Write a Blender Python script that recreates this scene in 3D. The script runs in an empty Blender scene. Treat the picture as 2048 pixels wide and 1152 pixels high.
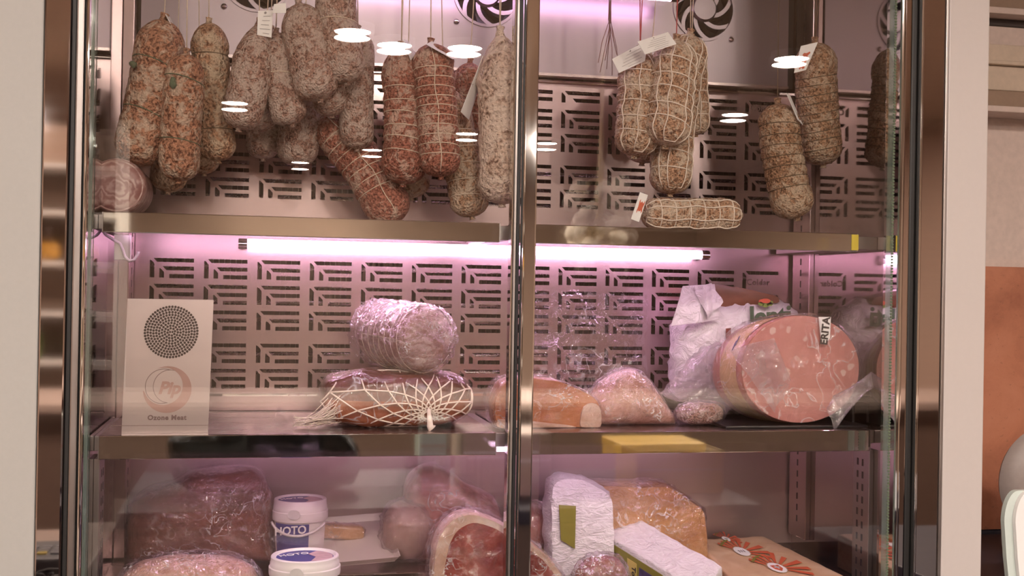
import bpy, bmesh, math, random
from mathutils import Vector, Matrix, noise
random.seed(7)
SC = bpy.context.scene
COL = SC.collection
V3 = Vector

# ------------------------------------------------------------------ camera
F = 2335.0                       # focal length in pixels of the 2048 x 1152 frame
PSI, RHO, PIT = math.radians(11.77), math.radians(1.0), math.radians(0.22)
CAM = V3((0.0, -2.07, 1.5))
_f = V3((math.sin(PSI) * math.cos(PIT), math.cos(PSI) * math.cos(PIT), math.sin(PIT)))
_r = V3((math.cos(PSI), -math.sin(PSI), 0))
_u = _r.cross(_f)
CR = math.cos(RHO) * _r + math.sin(RHO) * _u
CU = -math.sin(RHO) * _r + math.cos(RHO) * _u
cam_data = bpy.data.cameras.new('camera')
cam_data.sensor_width = 36.0
cam_data.lens = F / 2048.0 * 36.0
cam_data.clip_start = 0.02
cam = bpy.data.objects.new('camera', cam_data)
COL.objects.link(cam)
m3 = Matrix((CR, CU, -_f)).transposed()
cam.matrix_world = Matrix.Translation(CAM) @ m3.to_4x4()
SC.camera = cam

# ------------------------------------------------------------------ world, exposure
w = bpy.data.worlds.new('shop_air')
SC.world = w
w.use_nodes = True
w.node_tree.nodes['Background'].inputs[0].default_value = (0.9, 0.82, 0.74, 1)
w.node_tree.nodes['Background'].inputs[1].default_value = 0.05
SC.view_settings.view_transform = 'Standard'
SC.view_settings.look = 'None'
SC.view_settings.gamma = 1.0
SC.view_settings.use_curve_mapping = False
SC.view_settings.exposure = 1.15
SC.cycles.max_bounces = 7
SC.cycles.diffuse_bounces = 2
SC.cycles.use_adaptive_sampling = True
SC.cycles.adaptive_threshold = 0.04
SC.cycles.transparent_max_bounces = 28
SC.cycles.glossy_bounces = 4
SC.cycles.sample_clamp_indirect = 6.0
SC.cycles.use_light_tree = False

LED_COL = (1.0, 0.62, 0.95)
LED_TOP, LED_MID, LED_LOW_FILL, LED_FRONT_FILL = 6.0, 12.0, 6.0, 11.0
LAMP_STRENGTH = 200.0
LAMP_COL = (1.0, 0.86, 0.76)

# ------------------------------------------------------------------ helpers
def at(x, y, Y):
    """the point of depth Y that the photograph shows at pixel x, y"""
    d = _f + CR * ((x - 1024) / F) - CU * ((y - 576) / F)
    return CAM + d * ((Y - CAM.y) / d.y)

def mpp(p):
    """metres per pixel at a point"""
    return (p - CAM).dot(_f) / F

WORLD = {}
def link(name, data, parent=None, origin=None):
    o = bpy.data.objects.new(name, data)
    COL.objects.link(o)
    origin = V3(origin) if origin is not None else V3((0, 0, 0))
    WORLD[o.name] = origin
    if parent is not None:
        o.parent = parent
        o.location = origin - WORLD[parent.name]
    else:
        o.location = origin
    return o

def tag(o, label=None, cat=None, group=None, kind=None):
    if label: o['label'] = label
    if cat: o['category'] = cat
    if group: o['group'] = group
    if kind: o['kind'] = kind
    return o

def thing(name, label, cat, origin, group=None):
    o = link(name, None, None, origin)
    o.empty_display_size = 0.05
    return tag(o, label, cat, group)

class G:
    """collects geometry in world coordinates"""
    def __init__(s): s.v = []; s.f = []
    def add(s, v, f):
        n = len(s.v); s.v += [V3(p) for p in v]; s.f += [tuple(i + n for i in q) for q in f]; return s
    def box(s, x0, x1, y0, y1, z0, z1):
        v = [(x, y, z) for x in (x0, x1) for y in (y0, y1) for z in (z0, z1)]
        f = [(0, 1, 3, 2), (4, 6, 7, 5), (0, 4, 5, 1), (2, 3, 7, 6), (0, 2, 6, 4), (1, 5, 7, 3)]
        return s.add(v, f)
    def obox(s, c, ax, ay, az):
        c = V3(c); ax = V3(ax); ay = V3(ay); az = V3(az)
        v = [c + ax * i + ay * j + az * k for i in (-1, 1) for j in (-1, 1) for k in (-1, 1)]
        f = [(0, 1, 3, 2), (4, 6, 7, 5), (0, 4, 5, 1), (2, 3, 7, 6), (0, 2, 6, 4), (1, 5, 7, 3)]
        return s.add(v, f)
    def tube(s, pts, r, n=6, closed=False, caps=True):
        pts = [V3(p) for p in pts]
        m = len(pts); v = []; f = []
        prev = None
        for i, p in enumerate(pts):
            if closed: t = pts[(i + 1) % m] - pts[i - 1]
            else: t = pts[min(i + 1, m - 1)] - pts[max(i - 1, 0)]
            if t.length < 1e-9: t = V3((0, 0, 1))
            t.normalize()
            if prev is None:
                a = V3((0, 1, 0)) if abs(t.y) < 0.9 else V3((1, 0, 0))
                prev = t.cross(a).normalized()
            n1 = (prev - t * prev.dot(t))
            if n1.length < 1e-6: n1 = t.cross(V3((0.3, 0.5, 0.8)))
            n1.normalize(); prev = n1
            n2 = t.cross(n1)
            rr = r[i] if isinstance(r, (list, tuple)) else r
            for k in range(n):
                a = 2 * math.pi * k / n
                v.append(p + (n1 * math.cos(a) + n2 * math.sin(a)) * rr)
        for i in range(m if closed else m - 1):
            j = (i + 1) % m
            for k in range(n):
                l = (k + 1) % n
                f.append((i * n + k, i * n + l, j * n + l, j * n + k))
        if caps and not closed:
            f.append(tuple(range(n - 1, -1, -1))); f.append(tuple((m - 1) * n + k for k in range(n)))
        return s.add(v, f)
    def lathe(s, c, prof, n=32, ax=None, e1=None, e2=None, close=True):
        """prof: list of (radius, height along ax)"""
        c = V3(c); ax = V3(ax or (0, 0, 1)).normalized()
        e1 = V3(e1 or (1, 0, 0)); e2 = V3(e2) if e2 else ax.cross(e1)
        v = []; f = []
        for (r, h) in prof:
            for k in range(n):
                a = 2 * math.pi * k / n
                v.append(c + ax * h + (e1 * math.cos(a) + e2 * math.sin(a)) * r)
        for i in range(len(prof) - 1):
            for k in range(n):
                l = (k + 1) % n
                f.append((i * n + k, i * n + l, (i + 1) * n + l, (i + 1) * n + k))
        if close:
            f.append(tuple(range(n - 1, -1, -1)))
            f.append(tuple((len(prof) - 1) * n + k for k in range(n)))
        return s.add(v, f)
    def poly(s, pts, thick):
        """flat polygon (convex or not) given as world points, thickened by vector"""
        pts = [V3(p) for p in pts]; t = V3(thick); n = len(pts)
        v = pts + [p + t for p in pts]
        f = [tuple(range(n)), tuple(range(2 * n - 1, n - 1, -1))]
        f += [(i, i + n, (i + 1) % n + n, (i + 1) % n) for i in range(n)]
        return s.add(v, f)
    def build(s, name, mat, parent=None, smooth=False, bevel=0, origin=None, segs=2, auto=None):
        me = bpy.data.meshes.new(name)
        if origin is None:
            if parent is not None: origin = WORLD[parent.name]
            else:
                xs = [p.x for p in s.v]; ys = [p.y for p in s.v]; zs = [p.z for p in s.v]
                origin = V3(((min(xs) + max(xs)) / 2, (min(ys) + max(ys)) / 2, min(zs)))
        o_ = V3(origin)
        me.from_pydata([p - o_ for p in s.v], [], s.f)
        bm = bmesh.new(); bm.from_mesh(me)
        bmesh.ops.recalc_face_normals(bm, faces=bm.faces)
        if bevel:
            ed = [e for e in bm.edges if len(e.link_faces) == 2 and e.calc_face_angle(0) > 0.6]
            bmesh.ops.bevel(bm, geom=ed, offset=bevel, segments=segs, affect='EDGES', profile=0.5)
        bm.to_mesh(me); bm.free()
        if smooth:
            for p in me.polygons: p.use_smooth = True
            if auto is not None:
                try: me.set_sharp_from_angle(angle=auto)
                except Exception: pass
        me.materials.append(M[mat])
        return link(name, me, parent, origin)

def filled(outline, holes, thick):
    """flat plate with holes in the x-z plane: returns verts (x, z -> x, 0..thick, z) and faces"""
    cu = bpy.data.curves.new('tmp', 'CURVE')
    cu.dimensions = '2D'; cu.fill_mode = 'BOTH'; cu.extrude = thick / 2
    for pl in [outline] + holes:
        sp = cu.splines.new('POLY'); sp.points.add(len(pl) - 1)
        for i, (x, z) in enumerate(pl): sp.points[i].co = (x, z, 0, 1)
        sp.use_cyclic_u = True
    o = bpy.data.objects.new('tmp', cu); COL.objects.link(o)
    dg = bpy.context.evaluated_depsgraph_get()
    me = bpy.data.meshes.new_from_object(o.evaluated_get(dg))
    v = [V3((p.co.x, -p.co.z, p.co.y)) for p in me.vertices]
    f = [tuple(p.vertices) for p in me.polygons]
    bpy.data.objects.remove(o); bpy.data.curves.remove(cu); bpy.data.meshes.remove(me)
    return v, f

def lettering(text, size, mat, parent, c, ex, ez, name='lettering', thick=0.0006, shear=0.0, bold=0.0, space=1.0):
    """text centred on c, running along ex with its top towards ez; stands proud towards ez x ex... by thick"""
    cu = bpy.data.curves.new('tmp', 'FONT')
    cu.body = text; cu.size = size; cu.align_x = 'CENTER'; cu.align_y = 'CENTER'
    cu.extrude = thick / 2; cu.shear = shear; cu.offset = bold; cu.space_character = space; cu.resolution_u = 3
    o = bpy.data.objects.new('tmp', cu); COL.objects.link(o)
    dg = bpy.context.evaluated_depsgraph_get()
    me = bpy.data.meshes.new_from_object(o.evaluated_get(dg))
    ex = V3(ex).normalized(); ez = V3(ez).normalized(); n = ex.cross(ez)
    g = G(); g.add([V3(c) + ex * p.co.x + ez * p.co.y + n * p.co.z for p in me.vertices], [tuple(p.vertices) for p in me.polygons])
    bpy.data.objects.remove(o); bpy.data.curves.remove(cu); bpy.data.meshes.remove(me)
    return g.build(name, mat, parent)

def fbm(p, sc, seed=0.0):
    q = V3(p) * sc + V3((seed * 3.1, seed * 1.7, -seed * 2.3))
    return noise.noise(q) + 0.5 * noise.noise(q * 2.1) + 0.25 * noise.noise(q * 4.3)

def ridge(p, sc, seed=0.0):
    q = V3(p) * sc + V3((seed * 3.1, seed * 1.7, -seed * 2.3))
    return 1 - abs(noise.noise(q)) * 2

def spow(a, e): return math.copysign(abs(a) ** e, a)

def blob(c, ax, ay, az, e1=0.8, e2=0.8, amp=0.0, sc=20, seed=0, nu=44, nv=26, crinkle=0.0, csc=70, zmin=None, grow=0.0):
    """lumpy superellipsoid with half axes ax, ay, az (vectors); returns verts, faces"""
    c = V3(c); ax = V3(ax); ay = V3(ay); az = V3(az)
    v = []; f = []
    for i in range(nv + 1):
        ph = -math.pi / 2 + math.pi * i / nv
        for k in range(nu):
            th = 2 * math.pi * k / nu
            x = spow(math.cos(ph), e1) * spow(math.cos(th), e2)
            y = spow(math.cos(ph), e1) * spow(math.sin(th), e2)
            z = spow(math.sin(ph), e1)
            p = c + ax * x + ay * y + az * z
            d = (ax.normalized() * x + ay.normalized() * y + az.normalized() * z)
            if d.length > 1e-6: d.normalize()
            h = grow
            if amp: h += amp * fbm(p, sc, seed)
            if crinkle: h += crinkle * (ridge(p, csc, seed + 5) ** 3 if ridge(p, csc, seed + 5) > 0 else 0)
            p = p + d * h
            if zmin is not None and p.z < zmin: p.z = zmin + 0.0004 * noise.noise(p * 200)
            v.append(p)
    for i in range(nv):
        for k in range(nu):
            l = (k + 1) % nu
            f.append((i * nu + k, i * nu + l, (i + 1) * nu + l, (i + 1) * nu + k))
    return v, f

def quadgrid(P00, P10, P11, P01, n, m, disp=None):
    """bilinear patch with optional displacement function (u, v, p) -> vector"""
    P00, P10, P11, P01 = map(V3, (P00, P10, P11, P01))
    v = []; f = []
    for j in range(m + 1):
        for i in range(n + 1):
            a, b = i / n, j / m
            p = (P00 * (1 - a) + P10 * a) * (1 - b) + (P01 * (1 - a) + P11 * a) * b
            if disp: p = p + disp(a, b, p)
            v.append(p)
    for j in range(m):
        for i in range(n):
            q = j * (n + 1) + i
            f.append((q, q + 1, q + n + 2, q + n + 1))
    return v, f

# ------------------------------------------------------------------ materials
M = {}
def nmat(name):
    m = bpy.data.materials.new(name); m.use_nodes = True
    nt = m.node_tree; nt.nodes.clear(); M[name] = m
    out = nt.nodes.new('ShaderNodeOutputMaterial')
    return m, nt, out

def N(nt, t, **kw):
    n = nt.nodes.new(t)
    for k, v in kw.items():
        if k.startswith('i_'):
            n.inputs[k[2:].replace('_', ' ')].default_value = v
        else: setattr(n, k, v)
    return n

def coords(nt, scale=(1, 1, 1), rand=True):
    tc = N(nt, 'ShaderNodeTexCoord')
    mp = N(nt, 'ShaderNodeMapping'); mp.inputs['Scale'].default_value = scale
    if rand:
        oi = N(nt, 'ShaderNodeObjectInfo')
        mu = N(nt, 'ShaderNodeMath', operation='MULTIPLY'); mu.inputs[1].default_value = 17.0
        nt.links.new(oi.outputs['Random'], mu.inputs[0])
        ad = N(nt, 'ShaderNodeVectorMath', operation='ADD')
        nt.links.new(tc.outputs['Object'], ad.inputs[0]); nt.links.new(mu.outputs[0], ad.inputs[1])
        nt.links.new(ad.outputs[0], mp.inputs['Vector'])
    else:
        nt.links.new(tc.outputs['Object'], mp.inputs['Vector'])
    return mp.outputs[0]

def noise_node(nt, vec, scale, detail=4, rough=0.55, dist=0.0):
    n = N(nt, 'ShaderNodeTexNoise'); n.inputs['Scale'].default_value = scale
    n.inputs['Detail'].default_value = detail; n.inputs['Roughness'].default_value = rough
    n.inputs['Distortion'].default_value = dist
    nt.links.new(vec, n.inputs['Vector']); return n.outputs['Fac']

def ramp(nt, fac, stops, interp='LINEAR'):
    r = N(nt, 'ShaderNodeValToRGB'); r.color_ramp.interpolation = interp
    el = r.color_ramp.elements
    while len(el) < len(stops): el.new(0.5)
    for e, (p, c) in zip(el, stops):
        e.position = p; e.color = (c[0], c[1], c[2], 1) if not isinstance(c, (int, float)) else (c, c, c, 1)
    nt.links.new(fac, r.inputs[0]); return r.outputs[0]

def mixc(nt, fac, a, b, mode='MIX'):
    n = N(nt, 'ShaderNodeMix', data_type='RGBA', blend_type=mode)
    for sock, val in ((n.inputs['Factor'], fac), (n.inputs['A'], a), (n.inputs['B'], b)):
        pass
    def put(s, v):
        if hasattr(v, 'is_linked') or hasattr(v, 'links'): nt.links.new(v, s)
        elif isinstance(v, (int, float)): s.default_value = v
        else: s.default_value = (v[0], v[1], v[2], 1)
    put(n.inputs[0], fac); put(n.inputs[6], a); put(n.inputs[7], b)
    return n.outputs[2]

def bump(nt, h, strength=0.3, dist=0.002):
    b = N(nt, 'ShaderNodeBump'); b.inputs['Strength'].default_value = strength; b.inputs['Distance'].default_value = dist
    nt.links.new(h, b.inputs['Height']); return b.outputs[0]

def principled(nt, out, color, rough=0.5, metal=0.0, normal=None, spec=0.5, sss=0.0, trans=0.0):
    p = N(nt, 'ShaderNodeBsdfPrincipled')
    if hasattr(color, 'links'): nt.links.new(color, p.inputs['Base Color'])
    else: p.inputs['Base Color'].default_value = (*color, 1)
    if hasattr(rough, 'links'): nt.links.new(rough, p.inputs['Roughness'])
    else: p.inputs['Roughness'].default_value = rough
    p.inputs['Metallic'].default_value = metal
    p.inputs['Specular IOR Level'].default_value = spec
    if sss:
        p.inputs['Subsurface Weight'].default_value = sss
        p.inputs['Subsurface Radius'].default_value = (0.006, 0.003, 0.002)
    if normal is not None: nt.links.new(normal, p.inputs['Normal'])
    nt.links.new(p.outputs[0], out.inputs[0])
    return p

def plain(name, color, rough=0.5, metal=0.0, grain=0.06, gscale=60, bstr=0.08, spec=0.5):
    m, nt, out = nmat(name)
    vec = coords(nt)
    fac = noise_node(nt, vec, gscale, 3)
    lo = tuple(c * (1 - grain) for c in color); hi = tuple(min(1, c * (1 + grain)) for c in color)
    col = ramp(nt, fac, [(0.3, lo), (0.7, hi)])
    principled(nt, out, col, rough, metal, bump(nt, fac, bstr, 0.001) if bstr else None, spec)

def steel(name, color, rough, brush=(4, 60, 400), var=0.08, bstr=0.02, smear=0.0):
    m, nt, out = nmat(name)
    vec = coords(nt, brush, rand=False)
    fac = noise_node(nt, vec, 3.0, 3)
    rg = ramp(nt, fac, [(0.25, max(0.01, rough - var)), (0.75, rough + var)])
    cl = ramp(nt, fac, [(0.2, tuple(c * 0.96 for c in color)), (0.8, color)])
    principled(nt, out, cl, rg, 1.0, bump(nt, fac, bstr, 0.0005) if bstr else None)

def emit(name, color, strength):
    m, nt, out = nmat(name)
    e = N(nt, 'ShaderNodeEmission'); e.inputs[0].default_value = (*color, 1); e.inputs[1].default_value = strength
    nt.links.new(e.outputs[0], out.inputs[0])

def salami_mat(name, flesh, skin, mould, mid=0.5, s=42, mouldy=0.5):
    """mottled sausage: flesh tones under a dusty cream mould with its own patches"""
    m, nt, out = nmat(name)
    vec = coords(nt)
    a = noise_node(nt, vec, s, 3, 0.62, 0.6)
    b = noise_node(nt, vec, s * 3.3, 2, 0.6, 0.3)
    c = noise_node(nt, vec, s * 0.28, 2, 0.5)
    base = ramp(nt, b, [(0.36, tuple(x * 0.8 for x in flesh)), (0.52, skin), (0.66, tuple(min(1, x * 1.3) for x in skin))])
    ma = N(nt, 'ShaderNodeMath', operation='ADD'); nt.links.new(a, ma.inputs[0])
    mb = N(nt, 'ShaderNodeMath', operation='MULTIPLY'); nt.links.new(c, mb.inputs[0]); mb.inputs[1].default_value = 0.55
    nt.links.new(mb.outputs[0], ma.inputs[1])
    ms = N(nt, 'ShaderNodeMath', operation='SUBTRACT'); nt.links.new(ma.outputs[0], ms.inputs[0]); ms.inputs[1].default_value = 0.275
    fac = ramp(nt, ms.outputs[0], [(mid - 0.06, 0.0), (mid + 0.04, mouldy), (mid + 0.14, min(1, mouldy + 0.2))])
    col = mixc(nt, fac, base, mould)
    pv = N(nt, 'ShaderNodeTexVoronoi'); pv.inputs['Scale'].default_value = s * 3.0; nt.links.new(vec, pv.inputs['Vector'])
    pits = ramp(nt, pv.outputs['Distance'], [(0.10, 0.75), (0.22, 0.0)])
    col = mixc(nt, pits, col, tuple(x * 0.55 for x in flesh))
    wr = pv
    mm = N(nt, 'ShaderNodeMath', operation='ADD'); nt.links.new(b, mm.inputs[0]); nt.links.new(a, mm.inputs[1])
    m2 = N(nt, 'ShaderNodeMath', operation='MULTIPLY_ADD'); nt.links.new(wr.outputs[0], m2.inputs[0]); m2.inputs[1].default_value = 0.5; nt.links.new(mm.outputs[0], m2.inputs[2])
    principled(nt, out, col, 0.62, 0, bump(nt, m2.outputs[0], 1.0, 0.007), 0.35)

def marbled(name, stops, s=14, dist=2.5, stretch=(1, 1, 1), rough=0.4, bstr=0.2, detail=6):
    m, nt, out = nmat(name)
    vec = coords(nt, stretch)
    a = noise_node(nt, vec, s, detail, 0.6, dist)
    col = ramp(nt, a, stops)
    principled(nt, out, col, rough, 0, bump(nt, a, bstr, 0.002))

def glassy(name, tint, refl0=0.04, haze=0.0, haze_col=(1, 1, 1), rough=0.0, smear=0.0, wrinkle=0.0, wscale=60, power=5.0, gain=1.0, crease_glint=0.0, stretch=(1, 1, 1)):
    """thin clear sheet: straight-through light, a mirror reflection that grows at grazing angles, optional film haze, crinkle and painted crease glints"""
    m, nt, out = nmat(name)
    tr = N(nt, 'ShaderNodeBsdfTransparent'); tr.inputs[0].default_value = (*tint, 1)
    gl = N(nt, 'ShaderNodeBsdfAnisotropic'); gl.inputs['Color'].default_value = (1, 1, 1, 1); gl.inputs['Roughness'].default_value = rough
    lw = N(nt, 'ShaderNodeLayerWeight'); lw.inputs[0].default_value = 0.5
    body = tr.outputs[0]
    if haze or smear:
        df = N(nt, 'ShaderNodeBsdfDiffuse'); df.inputs[0].default_value = (*haze_col, 1)
        tl = N(nt, 'ShaderNodeBsdfTranslucent'); tl.inputs[0].default_value = (*haze_col, 1)
        hm = N(nt, 'ShaderNodeMixShader'); hm.inputs[0].default_value = 0.5
        nt.links.new(df.outputs[0], hm.inputs[1]); nt.links.new(tl.outputs[0], hm.inputs[2])
        vec = coords(nt, stretch)
        fac = noise_node(nt, vec, 5.0 if not wrinkle else wscale * 0.5, 4)
        r_ = ramp(nt, fac, [(0.3, haze), (0.75, haze + smear)])
        mx = N(nt, 'ShaderNodeMixShader'); nt.links.new(r_, mx.inputs[0])
        nt.links.new(tr.outputs[0], mx.inputs[1]); nt.links.new(hm.outputs[0], mx.inputs[2])
        body = mx.outputs[0]
    if crease_glint:  # white streaks mixed in along the creases imitate glints on the film
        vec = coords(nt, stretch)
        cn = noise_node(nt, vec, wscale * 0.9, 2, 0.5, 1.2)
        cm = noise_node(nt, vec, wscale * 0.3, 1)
        line = ramp(nt, cn, [(0.470, 0.0), (0.497, crease_glint), (0.503, crease_glint), (0.530, 0.0)])
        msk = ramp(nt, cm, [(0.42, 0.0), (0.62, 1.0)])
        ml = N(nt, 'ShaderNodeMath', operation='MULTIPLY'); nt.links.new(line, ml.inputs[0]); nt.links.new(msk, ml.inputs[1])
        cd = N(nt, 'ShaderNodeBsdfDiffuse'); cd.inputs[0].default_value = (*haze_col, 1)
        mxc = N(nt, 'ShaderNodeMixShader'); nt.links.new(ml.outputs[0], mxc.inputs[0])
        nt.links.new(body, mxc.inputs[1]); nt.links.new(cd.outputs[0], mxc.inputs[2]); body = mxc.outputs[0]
    if wrinkle:
        vec = coords(nt, stretch)
        a = noise_node(nt, vec, wscale, 3, 0.6, 1.5)
        vo = N(nt, 'ShaderNodeTexVoronoi', feature='DISTANCE_TO_EDGE'); vo.inputs['Scale'].default_value = wscale * 0.55
        nt.links.new(vec, vo.inputs['Vector'])
        ad = N(nt, 'ShaderNodeMath', operation='ADD'); nt.links.new(a, ad.inputs[0]); nt.links.new(vo.outputs[0], ad.inputs[1])
        bn = bump(nt, ad.outputs[0], wrinkle, 0.012)
        nt.links.new(bn, gl.inputs['Normal']); nt.links.new(bn, lw.inputs['Normal'])
    pw = N(nt, 'ShaderNodeMath', operation='POWER'); nt.links.new(lw.outputs['Facing'], pw.inputs[0]); pw.inputs[1].default_value = power
    mu = N(nt, 'ShaderNodeMath', operation='MULTIPLY_ADD'); nt.links.new(pw.outputs[0], mu.inputs[0])
    mu.inputs[1].default_value = (1 - refl0) * gain; mu.inputs[2].default_value = refl0; mu.use_clamp = True
    mx = N(nt, 'ShaderNodeMixShader'); nt.links.new(mu.outputs[0], mx.inputs[0])
    nt.links.new(body, mx.inputs[1]); nt.links.new(gl.outputs[0], mx.inputs[2])
    nt.links.new(mx.outputs[0], out.inputs[0])

steel('brushed_steel', (0.42, 0.335, 0.325), 0.27, (2, 30, 60), 0.006, 0)
steel('lower_steel', (0.60, 0.48, 0.46), 0.40, (2, 30, 60), 0.006, 0)
steel('panel_steel', (0.46, 0.345, 0.345), 0.26, (1.5, 30, 50), 0.006, 0)
steel('mirror_steel', (0.56, 0.50, 0.48), 0.04, (2, 2, 30), 0.008, 0)
steel('polished_lip', (0.70, 0.67, 0.65), 0.035, (2, 20, 60), 0.006, 0.004)
steel('chrome', (0.78, 0.77, 0.75), 0.05, (20, 20, 1.0), 0.02, 0.02)
steel('wall_steel', (0.40, 0.34, 0.34), 0.05, (2, 2, 30), 0.008, 0)
steel('fan_steel', (0.26, 0.21, 0.23), 0.36, (1.5, 30, 50), 0.006, 0)
steel('dull_steel', (0.42, 0.385, 0.37), 0.38, (20, 20, 2))
steel('plate_steel', (0.56, 0.47, 0.46), 0.36, (3, 60, 120), 0.012, 0)
plain('etched', (0.20, 0.13, 0.12), 0.55, 0.4)
plain('black_rubber', (0.012, 0.011, 0.011), 0.5)
plain('dark_cavity', (0.030, 0.018, 0.018), 0.6)
plain('fan_black', (0.014, 0.012, 0.014), 0.35)
steel('coil_metal', (0.09, 0.045, 0.045), 0.45, (60, 60, 60))
steel('coil_tube', (0.75, 0.66, 0.62), 0.25, (60, 60, 60))
plain('white_laminate', (0.43, 0.425, 0.41), 0.42, 0, 0.015, 140, 0.06)
plain('white_trim', (0.56, 0.51, 0.49), 0.4, 0, 0.01, 90, 0.03)
plain('ceiling_paint', (0.40, 0.29, 0.21), 0.8)
plain('shop_wall_paint', (0.40, 0.28, 0.21), 0.75)
plain('floor_tile', (0.24, 0.19, 0.17), 0.35)
plain('white_shelf_paint', (0.75, 0.70, 0.64), 0.5)
plain('counter_stone', (0.40, 0.31, 0.26), 0.3)
plain('navy_panel', (0.030, 0.026, 0.040), 0.5)
plain('beige_panel', (0.66, 0.53, 0.47), 0.6)
plain('brown_board', (0.30, 0.195, 0.13), 0.5)
plain('cream_board', (0.60, 0.48, 0.37), 0.5)
plain('dark_gap', (0.05, 0.035, 0.03), 0.7)
plain('appliance_white', (0.90, 0.87, 0.86), 0.3, 0, 0.01)
plain('appliance_edge', (0.62, 0.70, 0.66), 0.35, 0, 0.02)
plain('grey_plastic', (0.33, 0.27, 0.25), 0.45)
plain('twine_white', (0.74, 0.60, 0.48), 0.8, 0, 0.1, 300)
plain('twine_brown', (0.13, 0.085, 0.05), 0.85, 0, 0.2, 300)
plain('twine_green', (0.10, 0.13, 0.08), 0.9, 0, 0.3, 300)
plain('twine_dark', (0.22, 0.09, 0.08), 0.8)
plain('twine_red', (0.50, 0.06, 0.07), 0.7, 0, 0.15, 300)
plain('net_cord', (0.88, 0.74, 0.64), 0.8, 0, 0.08, 300)
plain('card_white', (0.92, 0.88, 0.87), 0.6, 0, 0.02)
plain('print_black', (0.03, 0.025, 0.025), 0.6)
plain('print_grey', (0.28, 0.25, 0.25), 0.6)
plain('print_red', (0.62, 0.11, 0.045), 0.55)
plain('print_green', (0.045, 0.085, 0.05), 0.5)
plain('clover_green', (0.22, 0.30, 0.05), 0.5)
plain('clover_red', (0.70, 0.12, 0.06), 0.5)
plain('bag_brown', (0.20, 0.045, 0.035), 0.35)
plain('label_olive', (0.23, 0.20, 0.03), 0.45)
plain('label_yellow', (0.62, 0.47, 0.14), 0.45)
plain('label_blue', (0.05, 0.05, 0.26), 0.4)
plain('label_photo', (0.12, 0.08, 0.22), 0.4, 0, 0.8, 22)
plain('tub_white', (0.84, 0.76, 0.76), 0.35, 0, 0.01)
plain('handle_clear', (0.72, 0.66, 0.66), 0.3)
plain('tray_white', (0.74, 0.66, 0.60), 0.3, 0, 0.02)
plain('tray_black', (0.012, 0.010, 0.011), 0.3)
plain('yellow_key_and_reflection', (0.66, 0.50, 0.03), 0.4)
plain('garlic_skin', (0.80, 0.70, 0.58), 0.6, 0, 0.15, 60)
plain('dry_stalk', (0.45, 0.33, 0.18), 0.8, 0, 0.2, 90)
plain('terminal_grey', (0.035, 0.034, 0.038), 0.45)
plain('key_grey', (0.16, 0.16, 0.17), 0.5)
plain('pasta_yellow', (0.62, 0.32, 0.05), 0.5, 0, 0.4, 40)
plain('jar_green', (0.16, 0.20, 0.07), 0.25)
plain('hook_plastic', (0.36, 0.31, 0.31), 0.3)
emit('led_glow_top', LED_COL, LED_TOP)
emit('led_glow_mid', LED_COL, LED_MID)
emit('led_fill_low', LED_COL, LED_LOW_FILL)
emit('led_fill_front', LED_COL, LED_FRONT_FILL)
emit('lamp_glow', LAMP_COL, LAMP_STRENGTH)

plain('carton_pale', (0.62, 0.72, 0.62), 0.5)
plain('carton_beige', (0.62, 0.48, 0.40), 0.5)
plain('box_yellow', (0.70, 0.42, 0.06), 0.45)
plain('bag_black', (0.02, 0.022, 0.02), 0.15)
plain('counter_brown', (0.15, 0.10, 0.075), 0.4)
m, nt, out = nmat('wrap_paper')
vec = coords(nt, (1, 1, 2.2))
a = noise_node(nt, vec, 34, 4, 0.62, 1.8); b = noise_node(nt, vec, 110, 2)
ad = N(nt, 'ShaderNodeMath', operation='MULTIPLY_ADD'); nt.links.new(b, ad.inputs[0]); ad.inputs[1].default_value = 0.25; nt.links.new(a, ad.inputs[2])
principled(nt, out, ramp(nt, a, [(0.3, (0.72, 0.63, 0.66)), (0.6, (0.82, 0.75, 0.78))]), 0.36, 0, bump(nt, ad.outputs[0], 0.8, 0.007))
m, nt, out = nmat('bag_white')
vec = coords(nt)
a = noise_node(nt, vec, 28, 4, 0.6, 1.2)
principled(nt, out, ramp(nt, a, [(0.3, (0.66, 0.58, 0.62)), (0.6, (0.78, 0.71, 0.75))]), 0.3, 0, bump(nt, a, 0.8, 0.012))
m, nt, out = nmat('terracotta')
vec = coords(nt, rand=False)
a = noise_node(nt, vec, 5.0, 6, 0.65, 0.4); b = noise_node(nt, vec, 90.0, 2)
principled(nt, out, mixc(nt, ramp(nt, b, [(0.22, 0.5), (0.36, 0.0)]), ramp(nt, a, [(0.3, (0.32, 0.105, 0.055)), (0.55, (0.50, 0.19, 0.105)), (0.75, (0.57, 0.235, 0.14))]), (0.20, 0.08, 0.05)), 0.5, 0, bump(nt, a, 0.2, 0.004))

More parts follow.
